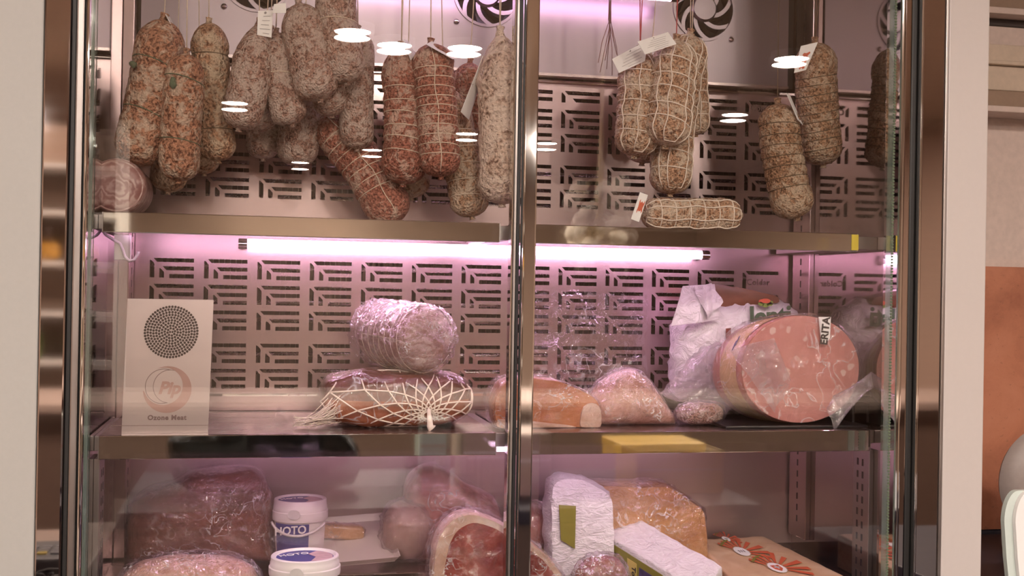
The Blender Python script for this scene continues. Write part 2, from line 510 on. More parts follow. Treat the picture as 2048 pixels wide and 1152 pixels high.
salami_mat('salami_rust', (0.172, 0.059, 0.033), (0.430, 0.200, 0.122), (0.600, 0.437, 0.336), 0.53, 52, 0.75)
salami_mat('salami_tan', (0.219, 0.090, 0.049), (0.469, 0.254, 0.152), (0.647, 0.485, 0.352), 0.50, 50, 0.72)
salami_mat('salami_dusty', (0.203, 0.090, 0.070), (0.461, 0.266, 0.210), (0.684, 0.527, 0.459), 0.50, 80, 0.72)
salami_mat('salami_red', (0.212, 0.055, 0.036), (0.429, 0.157, 0.110), (0.721, 0.505, 0.412), 0.56, 66, 0.65)
salami_mat('salami_pale', (0.328, 0.188, 0.141), (0.653, 0.467, 0.375), (0.850, 0.671, 0.571), 0.45, 40, 0.7)
salami_mat('salami_net', (0.235, 0.106, 0.059), (0.560, 0.322, 0.203), (0.784, 0.610, 0.475), 0.51, 70, 0.7)
salami_mat('salami_brown', (0.188, 0.086, 0.044), (0.430, 0.239, 0.141), (0.628, 0.467, 0.343), 0.52, 68, 0.7)
m, nt, out = nmat('pancetta_face')
vec = coords(nt, rand=False)
wv = N(nt, 'ShaderNodeTexWave', wave_type='RINGS', rings_direction='Y'); wv.inputs['Scale'].default_value = 20; wv.inputs['Distortion'].default_value = 14; wv.inputs['Detail'].default_value = 3; wv.inputs['Detail Scale'].default_value = 1.6
wvo = N(nt, 'ShaderNodeVectorMath', operation='SUBTRACT'); nt.links.new(vec, wvo.inputs[0]); wvo.inputs[1].default_value = (0.0, 0.0, 0.05)
nt.links.new(wvo.outputs[0], wv.inputs['Vector'])
nz = noise_node(nt, vec, 30, 3)
av = N(nt, 'ShaderNodeMath', operation='MULTIPLY_ADD'); nt.links.new(wv.outputs['Fac'], av.inputs[0]); av.inputs[1].default_value = 0.35; nt.links.new(nz, av.inputs[2])
principled(nt, out, ramp(nt, av.outputs[0], [(0.45, (0.25, 0.10, 0.095)), (0.68, (0.34, 0.165, 0.155)), (0.82, (0.46, 0.28, 0.26)), (0.95, (0.55, 0.38, 0.35))]), 0.4, 0, bump(nt, nz, 0.2, 0.002))
marbled('pancetta_skin', [(0.3, (0.22, 0.09, 0.08)), (0.5, (0.36, 0.19, 0.17)), (0.62, (0.58, 0.42, 0.38)), (0.8, (0.66, 0.52, 0.48))], 30, 1.0, (0.6, 1, 1.5))
marbled('ham_dark', [(0.25, (0.045, 0.008, 0.007)), (0.5, (0.12, 0.022, 0.016)), (0.7, (0.20, 0.05, 0.035)), (0.85, (0.36, 0.15, 0.10))], 16, 1.2, (0.6, 1, 1.4), 0.22, 0.5)
marbled('speck_side', [(0.25, (0.20, 0.045, 0.02)), (0.5, (0.36, 0.105, 0.045)), (0.75, (0.50, 0.20, 0.09))], 13, 0.8, (0.5, 1, 1.6), 0.25, 0.3)
marbled('speck_orange', [(0.25, (0.33, 0.085, 0.03)), (0.5, (0.50, 0.17, 0.06)), (0.75, (0.60, 0.28, 0.12))], 16, 0.6, (0.5, 1, 1.6), 0.3, 0.2)
marbled('fat_white', [(0.3, (0.50, 0.27, 0.17)), (0.5, (0.64, 0.44, 0.34)), (0.8, (0.74, 0.60, 0.52))], 18, 0.6, (0.5, 1, 1), 0.35, 0.2)
marbled('lardo_pink', [(0.25, (0.42, 0.17, 0.11)), (0.5, (0.62, 0.34, 0.25)), (0.75, (0.72, 0.49, 0.41))], 13, 1.4, (1, 1, 1.3), 0.3, 0.25)
marbled('prosciutto_face', [(0.28, (0.15, 0.018, 0.016)), (0.48, (0.27, 0.045, 0.036)), (0.60, (0.36, 0.09, 0.07)), (0.66, (0.56, 0.28, 0.23)), (0.74, (0.62, 0.36, 0.30))], 9, 1.6, (1, 1, 1.3), 0.25, 0.2)
marbled('ham_brown', [(0.3, (0.11, 0.035, 0.02)), (0.5, (0.22, 0.075, 0.042)), (0.75, (0.34, 0.14, 0.08))], 8, 0.8, (0.7, 1, 1.6), 0.35, 0.2)
marbled('ham_pinkish', [(0.3, (0.22, 0.06, 0.045)), (0.5, (0.36, 0.13, 0.10)), (0.7, (0.46, 0.22, 0.18))], 12, 1.2, (1, 1, 1.4), 0.3, 0.2)
marbled('poultry_pale', [(0.3, (0.42, 0.24, 0.15)), (0.55, (0.56, 0.37, 0.26)), (0.75, (0.64, 0.48, 0.37))], 14, 0.8, (1, 1, 1), 0.3, 0.2)
marbled('cheese_tan', [(0.3, (0.44, 0.20, 0.075)), (0.5, (0.56, 0.30, 0.13)), (0.75, (0.64, 0.40, 0.21))], 9, 0.6, (1, 1, 2), 0.35, 0.1)
marbled('cheese_foil', [(0.3, (0.56, 0.34, 0.19)), (0.5, (0.66, 0.43, 0.26)), (0.75, (0.74, 0.54, 0.36))], 16, 1.2, (1, 1, 2), 0.3, 0.35)
marbled('cheese_side', [(0.3, (0.42, 0.10, 0.02)), (0.5, (0.56, 0.19, 0.05)), (0.75, (0.64, 0.34, 0.14))], 60, 0.2, (1, 1, 0.06), 0.4, 0.1)
marbled('butter_roll', [(0.3, (0.58, 0.30, 0.12)), (0.5, (0.68, 0.42, 0.21)), (0.75, (0.74, 0.52, 0.32))], 10, 0.6, (1, 1, 1), 0.25, 0.1)
m, nt, out = nmat('mortadella_face')
vec = coords(nt)
v1 = N(nt, 'ShaderNodeTexVoronoi'); v1.inputs['Scale'].default_value = 32; v1.inputs['Randomness'].default_value = 1.0
wob = noise_node(nt, vec, 40, 2)
vm = N(nt, 'ShaderNodeVectorMath', operation='MULTIPLY_ADD'); nt.links.new(vec, vm.inputs[0]); vm.inputs[1].default_value = (1, 1, 1)
cb = N(nt, 'ShaderNodeCombineXYZ'); mlt = N(nt, 'ShaderNodeMath', operation='MULTIPLY'); mlt.inputs[1].default_value = 0.02
nt.links.new(wob, mlt.inputs[0]); nt.links.new(mlt.outputs[0], cb.inputs[0]); nt.links.new(mlt.outputs[0], cb.inputs[2]); nt.links.new(cb.outputs[0], vm.inputs[2])
nt.links.new(vm.outputs[0], v1.inputs['Vector'])
sel = ramp(nt, v1.outputs['Color'], [(0.54, 1.0), (0.58, 0.0)])
dsk = ramp(nt, v1.outputs['Distance'], [(0.20, 1.0), (0.27, 0.0)])
mk = N(nt, 'ShaderNodeMath', operation='MULTIPLY'); nt.links.new(sel, mk.inputs[0]); nt.links.new(dsk, mk.inputs[1])
basec = ramp(nt, noise_node(nt, vec, 14, 4), [(0.3, (0.62, 0.25, 0.22)), (0.7, (0.70, 0.33, 0.29))])
principled(nt, out, mixc(nt, mk.outputs[0], basec, (0.82, 0.58, 0.52)), 0.38, 0, None, 0.5)
plain('mortadella_skin', (0.50, 0.20, 0.15), 0.3)
plain('mortadella_band', (0.62, 0.42, 0.20), 0.35)

glassy('door_glass', (0.985, 0.99, 0.985), 0.040)
glassy('reflection_haze', (0.94, 0.92, 0.92), 0.045, 0.03, (0.84, 0.62, 0.54), 0.02, 0.035)  # pale haze in the colour stands in for reflections in the door glass
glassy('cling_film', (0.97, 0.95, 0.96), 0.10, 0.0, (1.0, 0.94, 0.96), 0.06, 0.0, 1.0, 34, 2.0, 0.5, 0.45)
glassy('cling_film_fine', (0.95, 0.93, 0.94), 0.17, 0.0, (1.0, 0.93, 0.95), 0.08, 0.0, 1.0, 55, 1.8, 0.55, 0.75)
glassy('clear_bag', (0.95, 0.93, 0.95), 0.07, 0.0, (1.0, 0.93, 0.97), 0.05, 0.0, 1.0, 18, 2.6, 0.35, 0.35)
glassy('milky_bag', (0.86, 0.83, 0.85), 0.09, 0.10, (0.92, 0.84, 0.88), 0.10, 0.22, 0.9, 24, 3.0, 0.4)
glassy('glass_edge', (0.70, 0.80, 0.75), 0.15, 0.25, (0.72, 0.86, 0.78), 0.05)
# ------------------------------------------------------------------ the room
XL, XR, YB = -0.295, 1.200, 0.46          # inner side walls and perforated back plane of the cabinet
def struct(g, name, mat, bevel=0):
    return tag(g.build(name, mat, bevel=bevel), kind='structure')
struct(G().box(-3.2, 5.2, -11.6, 1.2, -0.08, 0.0), 'floor', 'floor_tile')
struct(G().box(-3.2, 5.2, -11.6, 1.2, 2.90, 2.98), 'ceiling', 'ceiling_paint')
struct(G().box(-3.2, -3.12, -11.6, 0.0, 0, 2.9), 'wall_far_left', 'shop_wall_paint')
struct(G().box(5.12, 5.2, -11.6, 1.2, 0, 2.9), 'wall_far_right', 'shop_wall_paint')
struct(G().box(-3.12, 5.12, -11.6, -11.5, 0, 2.9), 'wall_front', 'shop_wall_paint')
struct(G().box(-3.12, -0.3705, -0.03, 0.06, 0, 2.9), 'wall_left', 'white_laminate', 0.003)
struct(G().box(1.281, 1.3685, -0.03, 0.62, 0, 2.9), 'trim_1', 'white_trim', 0.003)
struct(G().box(1.3685, 5.12, 0.62, 0.72, 0, 2.9), 'wall_back', 'beige_panel')
struct(G().box(1.3685, 2.60, 0.606, 0.62, 0.915, 1.588), 'trim_2', 'terracotta')
struct(G().box(1.3685, 2.60, 0.604, 0.62, 0.0, 0.913), 'trim_3', 'navy_panel')
struct(G().box(-0.3705, 1.281, -0.028, 0.62, 2.34, 2.9), 'wall_above', 'white_laminate')
struct(G().box(-0.3705, 1.281, -0.028, 0.62, 0.0, 0.78), 'wall_below', 'white_laminate')

# wall cupboard with horizontal boards, right of the white upright
wc = thing('wall_cupboard', 'beige wall cupboard of stacked horizontal boards right of the white upright', 'cupboard', (2.0, 0.58, 1.97))
for (z0, z1, y0, mt, nm) in ((1.985, 2.025, 0.53, 'brown_board', 'board'), (1.970, 1.985, 0.52, 'beige_panel', 'edge_strip'),
                             (2.028, 2.090, 0.545, 'cream_board', 'board'), (2.090, 2.100, 0.53, 'cream_board', 'edge_strip'), (2.100, 2.142, 0.54, 'cream_board', 'board'),
                             (2.142, 2.196, 0.575, 'beige_panel', 'board'), (2.196, 2.214, 0.57, 'dark_gap', 'recess'), (2.214, 2.230, 0.52, 'beige_panel', 'edge_strip'), (2.230, 2.45, 0.54, 'brown_board', 'board')):
    G().box(1.42, 2.60, y0, 0.62, z0, z1).build(nm, mt, wc, bevel=0.002)

# ------------------------------------------------------------------ the refrigerated cabinet
cab = thing('display_refrigerator', 'tall stainless steel display refrigerator with two sliding glass doors full of cured meat', 'refrigerator', (0.45, 0.2, 0.78))
G().box(XL - 0.012, XL, 0.036, 0.60, 0.78, 2.34).build('side_wall', 'wall_steel', cab)
G().box(XR, XR + 0.012, 0.036, 0.60, 0.78, 2.34).build('side_wall', 'wall_steel', cab)
G().box(XL, XR, 0.585, 0.60, 0.78, 2.34).build('rear_wall', 'dark_cavity', cab)
G().box(XL, XR, 0.036, 0.585, 2.325, 2.34).build('top_wall', 'brushed_steel', cab)
# perforated air panels
def slots(x, z, skip=()):
    s = [[(.0075, 0), (.0888, 0), (.0888, -.0080), (.0148, -.0080)],
         [(0, -.004), (.0025, -.004), (.0093, -.0115), (.0093, -.0405), (0, -.0405)],
         [(.0258, -.0167), (.0888, -.0167), (.0888, -.0250), (.0335, -.0250)],
         [(.0192, -.0215), (.022, -.0215), (.0287, -.029), (.0287, -.0405), (.0192, -.0405)],
         [(.0395, -.0330), (.0888, -.0330), (.0888, -.0415), (.0395, -.0415)]]
    return [[(x + a, z + b) for a, b in q] for i, q in enumerate(s) if i not in skip]
COLS = [-0.024 + 0.1094 * k for k in range(-2, 11)]
def air_panel(z0, z1, rows, label_rows, cut_top=None):
    holes = []
    for k, x in enumerate(COLS):
        for z in rows:
            sk = ()
            if k == len(COLS) - 1 and z in label_rows: sk = (2, 3, 4)
            holes += slots(x, z, sk)
        if cut_top:
            holes += [[(x + a, cut_top + b) for a, b in q] for q in ([(.0075, 0), (.0888, 0), (.0888, -.0085), (.0148, -.0085)],
                      [(0, -.004), (.0025, -.004), (.0093, -.0115), (.0093, -.026), (0, -.026)],
                      [(.0258, -.0160), (.0888, -.0160), (.0888, -.0245), (.0335, -.0245)])]
    g = G()
    v, f = filled([(XL + 0.001, z0), (XR - 0.001, z0), (XR - 0.001, z1), (XL + 0.001, z1)], holes, 0.0016)
    g.add([p + V3((0, YB, 0)) for p in v], f)
    return g.build('air_panel', 'panel_steel', cab)
p_mid = air_panel(1.277, 1.622, [1.5590, 1.5052, 1.4514, 1.3823, 1.3287], [1.5590])
p_top = air_panel(1.640, 1.968, [1.9099, 1.8562, 1.7855, 1.7316], [1.9099], 1.9523)
lettering('Coldar', 0.019, 'etched', p_mid, at(1516, 565, YB - 0.0015), (1, 0, 0), (0, 0, 1), bold=0.0003, space=1.08)
lettering('Coldar', 0.019, 'etched', p_top, at(1524, 217, YB - 0.0015), (1, 0, 0), (0, 0, 1), bold=0.0003, space=1.08)
G().box(XL, XR, YB - 0.012, YB + 0.004, 1.968, 1.973).build('panel_hem', 'chrome', cab)
G().box(XL, XR, YB - 0.008, YB + 0.004, 1.272, 1.277).build('panel_hem', 'chrome', cab)
G().box(XL, XR, YB - 0.004, YB, 1.241, 1.272).build('lower_panel', 'panel_steel', cab)
G().box(XL, XR, YB - 0.004, YB + 0.006, 0.93, 1.24).build('lower_panel', 'lower_steel', cab)
# cooling coil seen through the slots
g = G()
x = XL + 0.012
while x < XR - 0.01:
    g.box(x, x + 0.0012, YB + 0.020, YB + 0.07, 1.26, 1.99); x += 0.0118
tag(g.build('cooling_fins', 'coil_metal', cab), kind='stuff')
for k in range(19):
    z = 1.284 + 0.0372 * k
    G().tube([(XL + 0.004, YB + 0.023, z), (XR - 0.004, YB + 0.023, z)], 0.0052, 8).build('coil_tube', 'coil_tube', cab, smooth=True)
G().box(XL, XR, YB + 0.071, YB + 0.08, 0.85, 2.3).build('coil_backing', 'dark_cavity', cab)
# fan housing
FY = 0.42; FANS = [-0.035, 0.452, 0.950]; FZ = 2.148; FR = 0.070
circ = lambda cx, cz, r, n=40: [(cx + r * math.cos(2 * math.pi * i / n), cz + r * math.sin(2 * math.pi * i / n)) for i in range(n)]
v, f = filled([(XL + 0.03, 1.982), (XR - 0.045, 1.982), (XR - 0.045, 2.325), (XL + 0.03, 2.325)], [circ(x, FZ, FR) for x in FANS], 0.0016)
G().add([p + V3((0, FY, 0)) for p in v], f).build('fan_plate', 'fan_steel', cab)
G().box(XL + 0.03, XR - 0.045, FY - 0.006, YB + 0.01, 1.976, 1.982).build('fan_ledge', 'brushed_steel', cab)
G().box(XL + 0.004, XR - 0.004, FY + 0.060, FY + 0.064, 1.99, 2.32).build('fan_backing', 'fan_black', cab)
for x in FANS:
    fan = link('fan', None, cab, (x, FY, FZ))
    G().lathe((x, FY - 0.001, FZ), [(0.002, -0.006), (0.026, -0.005), (0.030, 0.0), (0.030, 0.012)], 28, (0, 1, 0), (1, 0, 0)).build('hub', 'fan_steel', fan, True, auto=0.6)
    G().lathe((x, FY, FZ), [(FR + 0.004, 0.0), (FR + 0.004, -0.004), (FR - 0.002, -0.004), (FR - 0.003, 0.012), (FR + 0.004, 0.0)], 40, (0, 1, 0), (1, 0, 0), close=False).build('guard_ring', 'fan_steel', fan, True, auto=0.6)
    for k in range(7):
        a0 = 2 * math.pi * k / 7 + 0.35
        g = G(); L = []; Rr = []
        for i in range(9):
            q = i / 8; r = 0.026 + (FR - 0.026) * q; a = a0 + 0.95 * q; wd = (0.0055 + 0.002 * q) / r
            L.append(V3((x + r * math.cos(a - wd), FY + 0.002, FZ + r * math.sin(a - wd)))); Rr.append(V3((x + r * math.cos(a + wd), FY + 0.002, FZ + r * math.sin(a + wd))))
        v = L + Rr + [p + V3((0, 0.003, 0)) for p in L + Rr]
        ff = []
        for i in range(8):
            ff += [(i, i + 1, 10 + i, 9 + i), (18 + i, 27 + i, 28 + i, 19 + i), (i, 18 + i, 19 + i, i + 1), (9 + i, 10 + i, 28 + i, 27 + i)]
        g.add(v, ff).build('spoke', 'fan_steel', fan)
        # black fan blade behind the guard
        g = G(); bl = []
        for q, w_ in ((0.0, 0.30), (0.5, 0.42), (1.0, 0.36)):
            r = 0.028 + 0.036 * q
            bl.append((r, a0 + 0.5 + 0.4 * q, w_))
        v = []
        for r, a, w_ in bl:
            v += [V3((x + r * math.cos(a - w_), FY + 0.022, FZ + r * math.sin(a - w_))), V3((x + r * math.cos(a + w_), FY + 0.040, FZ + r * math.sin(a + w_)))]
        g.add(v + [p + V3((0, 0.002, 0)) for p in v], [(0, 1, 3, 2), (2, 3, 5, 4), (6, 8, 9, 7), (8, 10, 11, 9)]).build('blade', 'fan_black', fan)
    for (dx, dz) in ((-0.066, -0.066), (0.066, -0.066), (-0.066, 0.066), (0.066, 0.066)):
        G().lathe((x + dx, FY - 0.001, FZ + dz), [(0.0065, 0), (0.0060, -0.002), (0.004, -0.004), (0.001, -0.005)], 14, (0, 1, 0), (1, 0, 0)).build('bolt', 'chrome', fan, True)
# corner uprights with slots
for (xa, xb, ya, yb, sx) in ((XL, XL + 0.022, 0.375, YB - 0.013, 1), (XR - 0.012, XR, 0.362, YB - 0.013, -1)):
    up = G().box(xa, xb, ya, yb, 0.955, 2.325).build('upright', 'panel_steel', cab, bevel=0.0015)
    xf = xb if sx > 0 else xa
    g = G(); z = 0.99
    while z < 2.3:
        g.box(xf - 0.0006, xf + 0.0006, (ya + yb) / 2 - 0.0022, (ya + yb) / 2 + 0.0022, z, z + 0.014); z += 0.0254
    tag(g.build('slot_row', 'dark_cavity', up), kind='stuff')
for xf, sx in ((XL, 1), (XR, -1)):
    up = G().box(min(xf, xf + 0.010 * sx), max(xf, xf + 0.010 * sx), 0.085, 0.150, 0.84, 1.195).build('upright', 'dull_steel', cab, bevel=0.001)
    g = G(); z = 0.88; xx = xf + 0.010 * sx
    while z < 1.18:
        g.box(xx - 0.0006, xx + 0.0006, 0.108, 0.114, z, z + 0.014); g.box(xx - 0.0006, xx + 0.0006, 0.128, 0.134, z, z + 0.014); z += 0.0254
    tag(g.build('slot_row', 'dark_cavity', up), kind='stuff')
# shelves: two beside each other on each level
for zt, zb, lvl in ((1.6285, 1.5925, 0), (1.2393, 1.1975, 1)):
    for xa, xb in ((-0.284, 0.418), (0.445, 1.141 if lvl == 0 else 1.176)):
        sh = link('shelf', None, cab, ((xa + xb) / 2, 0.25, zb))
        G().box(xa, xb, 0.062, YB - 0.004 - 0.02, zt - 0.012, zt).build('shelf_plate', 'brushed_steel', sh, bevel=0.001)
        G().box(xa, xb, 0.056, 0.062, zb, zt).build('front_lip', 'polished_lip', sh, bevel=0.0016, segs=3)
        for xe in (xa, xb):
            G().box(xe - 0.0008, xe + 0.0012, 0.0562, 0.10, zb + 0.001, zt - 0.001).build('end_cap', 'dull_steel', sh)
        G().box(xa + 0.01, xb - 0.01, 0.063, 0.067, zb + 0.004, zt - 0.012).build('lip_return', 'dull_steel', sh)
    for xa, xb in ((XL, -0.286), (0.420, 0.443), (1.143 if lvl == 0 else 1.178, XR)):
        G().box(xa, xb, 0.085, 0.44, zt - 0.030, zt - 0.004).build('shelf_bracket', 'dull_steel', cab, bevel=0.001)
    sh_y = G().box(1.128, 1.1425, 0.0545, 0.0562, zb + 0.003, zt - 0.002) if lvl == 0 else None
    if sh_y: sh_y.build('lip_reflection', 'yellow_key_and_reflection', sh, bevel=0.0004)  # yellow reflection on the bent lip end, put in as a coloured strip
# decks at the bottom
XD = 0.560
G().box(XL, XD, 0.192, YB - 0.005, 0.938, 0.950).build('rear_deck', 'brushed_steel', cab, bevel=0.001)
G().box(XL, XD, 0.186, 0.192, 0.86, 0.953).build('deck_step', 'polished_lip', cab, bevel=0.001)
G().box(XL, XD, 0.036, 0.186, 0.868, 0.880).build('front_deck', 'brushed_steel', cab)
G().box(XD, XR, 0.036, YB - 0.005, 0.868, 0.880).build('front_deck', 'brushed_steel', cab)
G().box(XD - 0.004, XD, 0.192, YB - 0.005, 0.88, 0.938).build('deck_side', 'brushed_steel', cab)
G().box(XL, XR, YB - 0.004, YB + 0.006, 0.86, 0.93).build('lower_panel', 'brushed_steel', cab)
gp = G().box(XL + 0.004, XD - 0.03, 0.180, 0.1835, 0.956, 1.190).build('haze_pane', 'reflection_haze', cab)  # added sheet that carries the painted reflection haze
# LED tubes
def led(x0, x1, y, z, r, mat, nm='led_tube'):
    t = link(nm, None, cab, ((x0 + x1) / 2, y, z))
    G().tube([(x0, y, z), (x1, y, z)], r, 14).build('light_tube', mat, t, True, auto=0.8)
    for xx, s in ((x0, -1), (x1, 1)):
        G().tube([(xx, y, z), (xx + 0.018 * s, y, z)], r * 1.12, 14).build('end_cap', 'chrome', t, True, auto=0.8)
    G().box(x0, x1, y - r * 0.6, y + r * 0.6, z + r * 1.02, z + r * 1.5).build('mount', 'brushed_steel', t)
led(0.12, 0.842, 0.34, 2.150, 0.0125, 'led_glow_top')
led(-0.26, 0.40, 0.0765, 1.6040, 0.0045, 'led_fill_front')  # unseen strip added behind the lip to light the meat fronts
led(0.47, 1.12, 0.0765, 1.6040, 0.0045, 'led_fill_front')  # same added fill strip for the right-hand shelf
led(-0.045, 0.955, 0.425, 1.592, 0.0095, 'led_glow_mid')
led(-0.20, 1.05, 0.110, 1.205, 0.008, 'led_fill_low')  # unseen tube added under the lower shelf to brighten the bottom front
# hanging rails (above the frame) the sausages are tied to
RAILS = (0.10, 0.16, 0.22, 0.28, 0.34)
for y in RAILS:
    G().tube([(XL, y, 2.285), (XR, y, 2.285)], 0.006, 10).build('hanging_rail', 'chrome', cab, True)
# outer frame
def fr(name, x0, x1, y0, y1, mat, b=0.0015, z0=0.78, z1=2.34):
    return G().box(x0, x1, y0, y1, z0, z1).build(name, mat, cab, bevel=b)
fr('frame_strip', -0.3695, -0.3282, -0.030, 0.034, 'mirror_steel', 0.003)
fr('gasket', -0.3280, -0.3205, -0.022, 0.034, 'black_rubber')
fr('door_track', -0.3203, -0.3075, -0.024, 0.034, 'dull_steel', 0.003)
fr('gasket', -0.3073, -0.3050, -0.018, 0.034, 'black_rubber')
fr('frame_edge', -0.3048, -0.2985, -0.026, 0.012, 'chrome', 0.0025)
fr('frame_edge', 1.1830, 1.1930, -0.026, 0.034, 'chrome', 0.0045)
fr('door_track', 1.1932, 1.2085, -0.020, 0.034, 'mirror_steel', 0.003)
fr('gasket', 1.2087, 1.2225, -0.018, 0.034, 'black_rubber', 0.004)
fr('frame_edge', 1.2227, 1.2265, -0.031, 0.034, 'chrome', 0.0012)
fr('frame_strip', 1.2267, 1.2740, -0.028, 0.034, 'mirror_steel', 0.002)
fr('frame_edge', 1.2742, 1.2805, -0.031, 0.034, 'dull_steel', 0.0015)
# sliding doors
def pane(x0, x1, y, wedge, parent, th=0.004):
    z0, z1 = 0.80, 2.32
    sk = lambda z: (z - 1.5) * math.tan(math.radians(wedge))
    v = [(x, y + sk(z) + d, z) for x in (x0, x1) for d in (0, th) for z in (z0, z1)]
    fcs = [(0, 1, 3, 2), (4, 6, 7, 5), (0, 4, 5, 1), (2, 3, 7, 6), (0, 2, 6, 4), (1, 5, 7, 3)]
    return G().add(v, fcs).build('glass_pane', 'door_glass', parent)
dl = link('sliding_door', None, cab, (0.07, 0.022, 0.80))
pane(-0.2975, 0.4300, 0.012, 0.0, dl); pane(-0.2975, 0.4300, 0.024, 0.18, dl)
G().box(-0.2985, -0.2955, 0.010, 0.030, 0.80, 2.32).build('glass_edge', 'glass_edge', dl)
G().box(0.4300, 0.4335, 0.008, 0.034, 0.80, 2.32).build('door_stile', 'chrome', dl, bevel=0.0012)
G().box(0.4337, 0.4385, 0.004, 0.034, 0.80, 2.32).build('door_stile', 'dull_steel', dl, bevel=0.001)
G().box(0.4387, 0.4440, 0.002, 0.034, 0.80, 2.32).build('seal', 'black_rubber', dl)
dr = link('sliding_door', None, cab, (0.81, -0.008, 0.80))
pane(0.4690, 1.1695, -0.020, 0.0, dr); pane(0.4690, 1.1695, -0.008, 0.18, dr)
G().box(0.4440, 0.4690, -0.026, -0.002, 0.80, 2.32).build('door_stile', 'chrome', dr, bevel=0.003, segs=3)
G().box(1.1695, 1.1730, -0.022, -0.003, 0.80, 2.32).build('glass_edge', 'glass_edge', dr)
g = G(); z = 0.82
while z < 2.31:
    g.box(1.1690, 1.1735, -0.0240, -0.0222, z, z + 0.0035); z += 0.0058
tag(g.build('brush_seal', 'twine_green', dr), kind='stuff')

# ------------------------------------------------------------------ the shop behind the viewer (seen in glass and polished steel)
def ceiling_lamp(x, y, label):
    t = thing('ceiling_lamp', label, 'lamp', (x, y, 2.86), 'round ceiling lamps of the shop')
    G().lathe((x, y, 2.862), [(0.001, 0), (0.095, 0.0), (0.097, 0.006)], 16).build('diffuser', 'lamp_glow', t, True, auto=0.6)
    G().lathe((x, y, 2.858), [(0.098, 0.0), (0.112, 0.0), (0.116, 0.006), (0.116, 0.042), (0.098, 0.042)], 28, close=False).build('ring', 'white_shelf_paint', t, True, auto=0.6)
lamps = [(0.41, -4.11), (0.66, -4.135 - 0.25), (1.05, -4.35), (2.90, -4.17), (1.65, -7.84), (0.96, -9.3), (0.31, -10.7), (2.45, -8.3), (-0.27, -6.76),
         (-1.6, -2.6), (-1.9, -5.0), (3.6, -2.2), (-0.9, -2.3), (1.9, -2.4), (0.5, -2.5), (0.2, -3.2), (3.4, -6.2), (-2.0, -8.2)]
lamp_labels = ['glowing ceiling lamp mirrored over the tied dusty salami at the top', 'glowing ceiling lamp mirrored above the left string-bound salami', 'glowing ceiling lamp mirrored above the tightest-bound red salami',
               'glowing ceiling lamp mirrored left of the higher far-right salami', 'glowing ceiling lamp mirrored between the red and the big pale salami', 'glowing ceiling lamp mirrored low beside the slanting red salami',
               'glowing ceiling lamp mirrored low under the left dusty cluster', 'glowing ceiling lamp mirrored on the slotted panel right of the middle stile', 'glowing ceiling lamp mirrored on the untied leaning salami']
for k, (x, y) in enumerate(lamps):
    ceiling_lamp(x, y, lamp_labels[k] if k < len(lamp_labels) else 'glowing ceiling lamp of the shop behind the viewer')

# deli counter between viewer and refrigerator, below the frame; it shows in the lower shelf lip
dc = thing('deli_counter', 'dark deli counter in front of the refrigerator, mirrored in the lower shelf lip', 'counter', (0.6, -1.25, 0))
G().box(-0.34, 1.30, -1.55, -0.95, 0, 0.90).build('body', 'counter_brown', dc, bevel=0.004)
G().box(-0.36, 1.32, -1.58, -0.92, 0.90, 0.94).build('counter_top', 'navy_panel', dc, bevel=0.004)
def carton(name, label, cat, x0, x1, y0, y1, h, mat, slant=0.0):
    t = thing(name, label, cat, ((x0 + x1) / 2, (y0 + y1) / 2, 0.94))
    G().box(x0, x1, y0, y1, 0.94, 0.94 + h).build('box', mat, t, bevel=0.003)
    G().box(x0 + 0.004, x1 - 0.004, y1 - 0.001, y1 + 0.0015, 0.94 + h * 0.55, 0.94 + h * 0.6).build('seam', 'carton_beige' if mat != 'carton_beige' else 'card_white', t)
    G().box(x0 - 0.002, x1 + 0.002, y0 - 0.002, y1 + 0.002, 0.94 + h - 0.02, 0.94 + h + 0.001).build('lid', mat, t, bevel=0.002)
carton('carton', 'pale green carton on the deli counter, mirrored in the lower shelf lip', 'carton', 0.43, 0.51, -1.25, -1.15, 0.20, 'carton_pale')
carton('carton', 'wide beige carton on the deli counter, mirrored in the lower shelf lip', 'carton', 0.55, 0.78, -1.32, -1.12, 0.17, 'carton_beige')
carton('plastic_crate', 'yellow plastic crate on the deli counter, mirrored in the lower shelf lip', 'crate', 1.02, 1.28, -1.30, -1.10, 0.12, 'box_yellow')
bbg = thing('black_bag', 'shiny black plastic bag on the deli counter, mirrored in the lower shelf lip', 'bag', (0.0, -1.2, 0.94))
v, f = blob((0.0, -1.2, 1.03), (0.26, 0, 0), (0, 0.10, 0), (0, 0, 0.09), 0.7, 0.7, 0.02, 12, 4, 48, 24, 0.01, 30, zmin=0.941)
G().add(v, f).build('bag_body', 'bag_black', bbg, True)
G().tube([(0.02, -1.2, 1.10), (0.03, -1.2, 1.13), (0.05, -1.19, 1.15)], [0.03, 0.012, 0.03], 10).build('knot', 'bag_black', bbg, True)

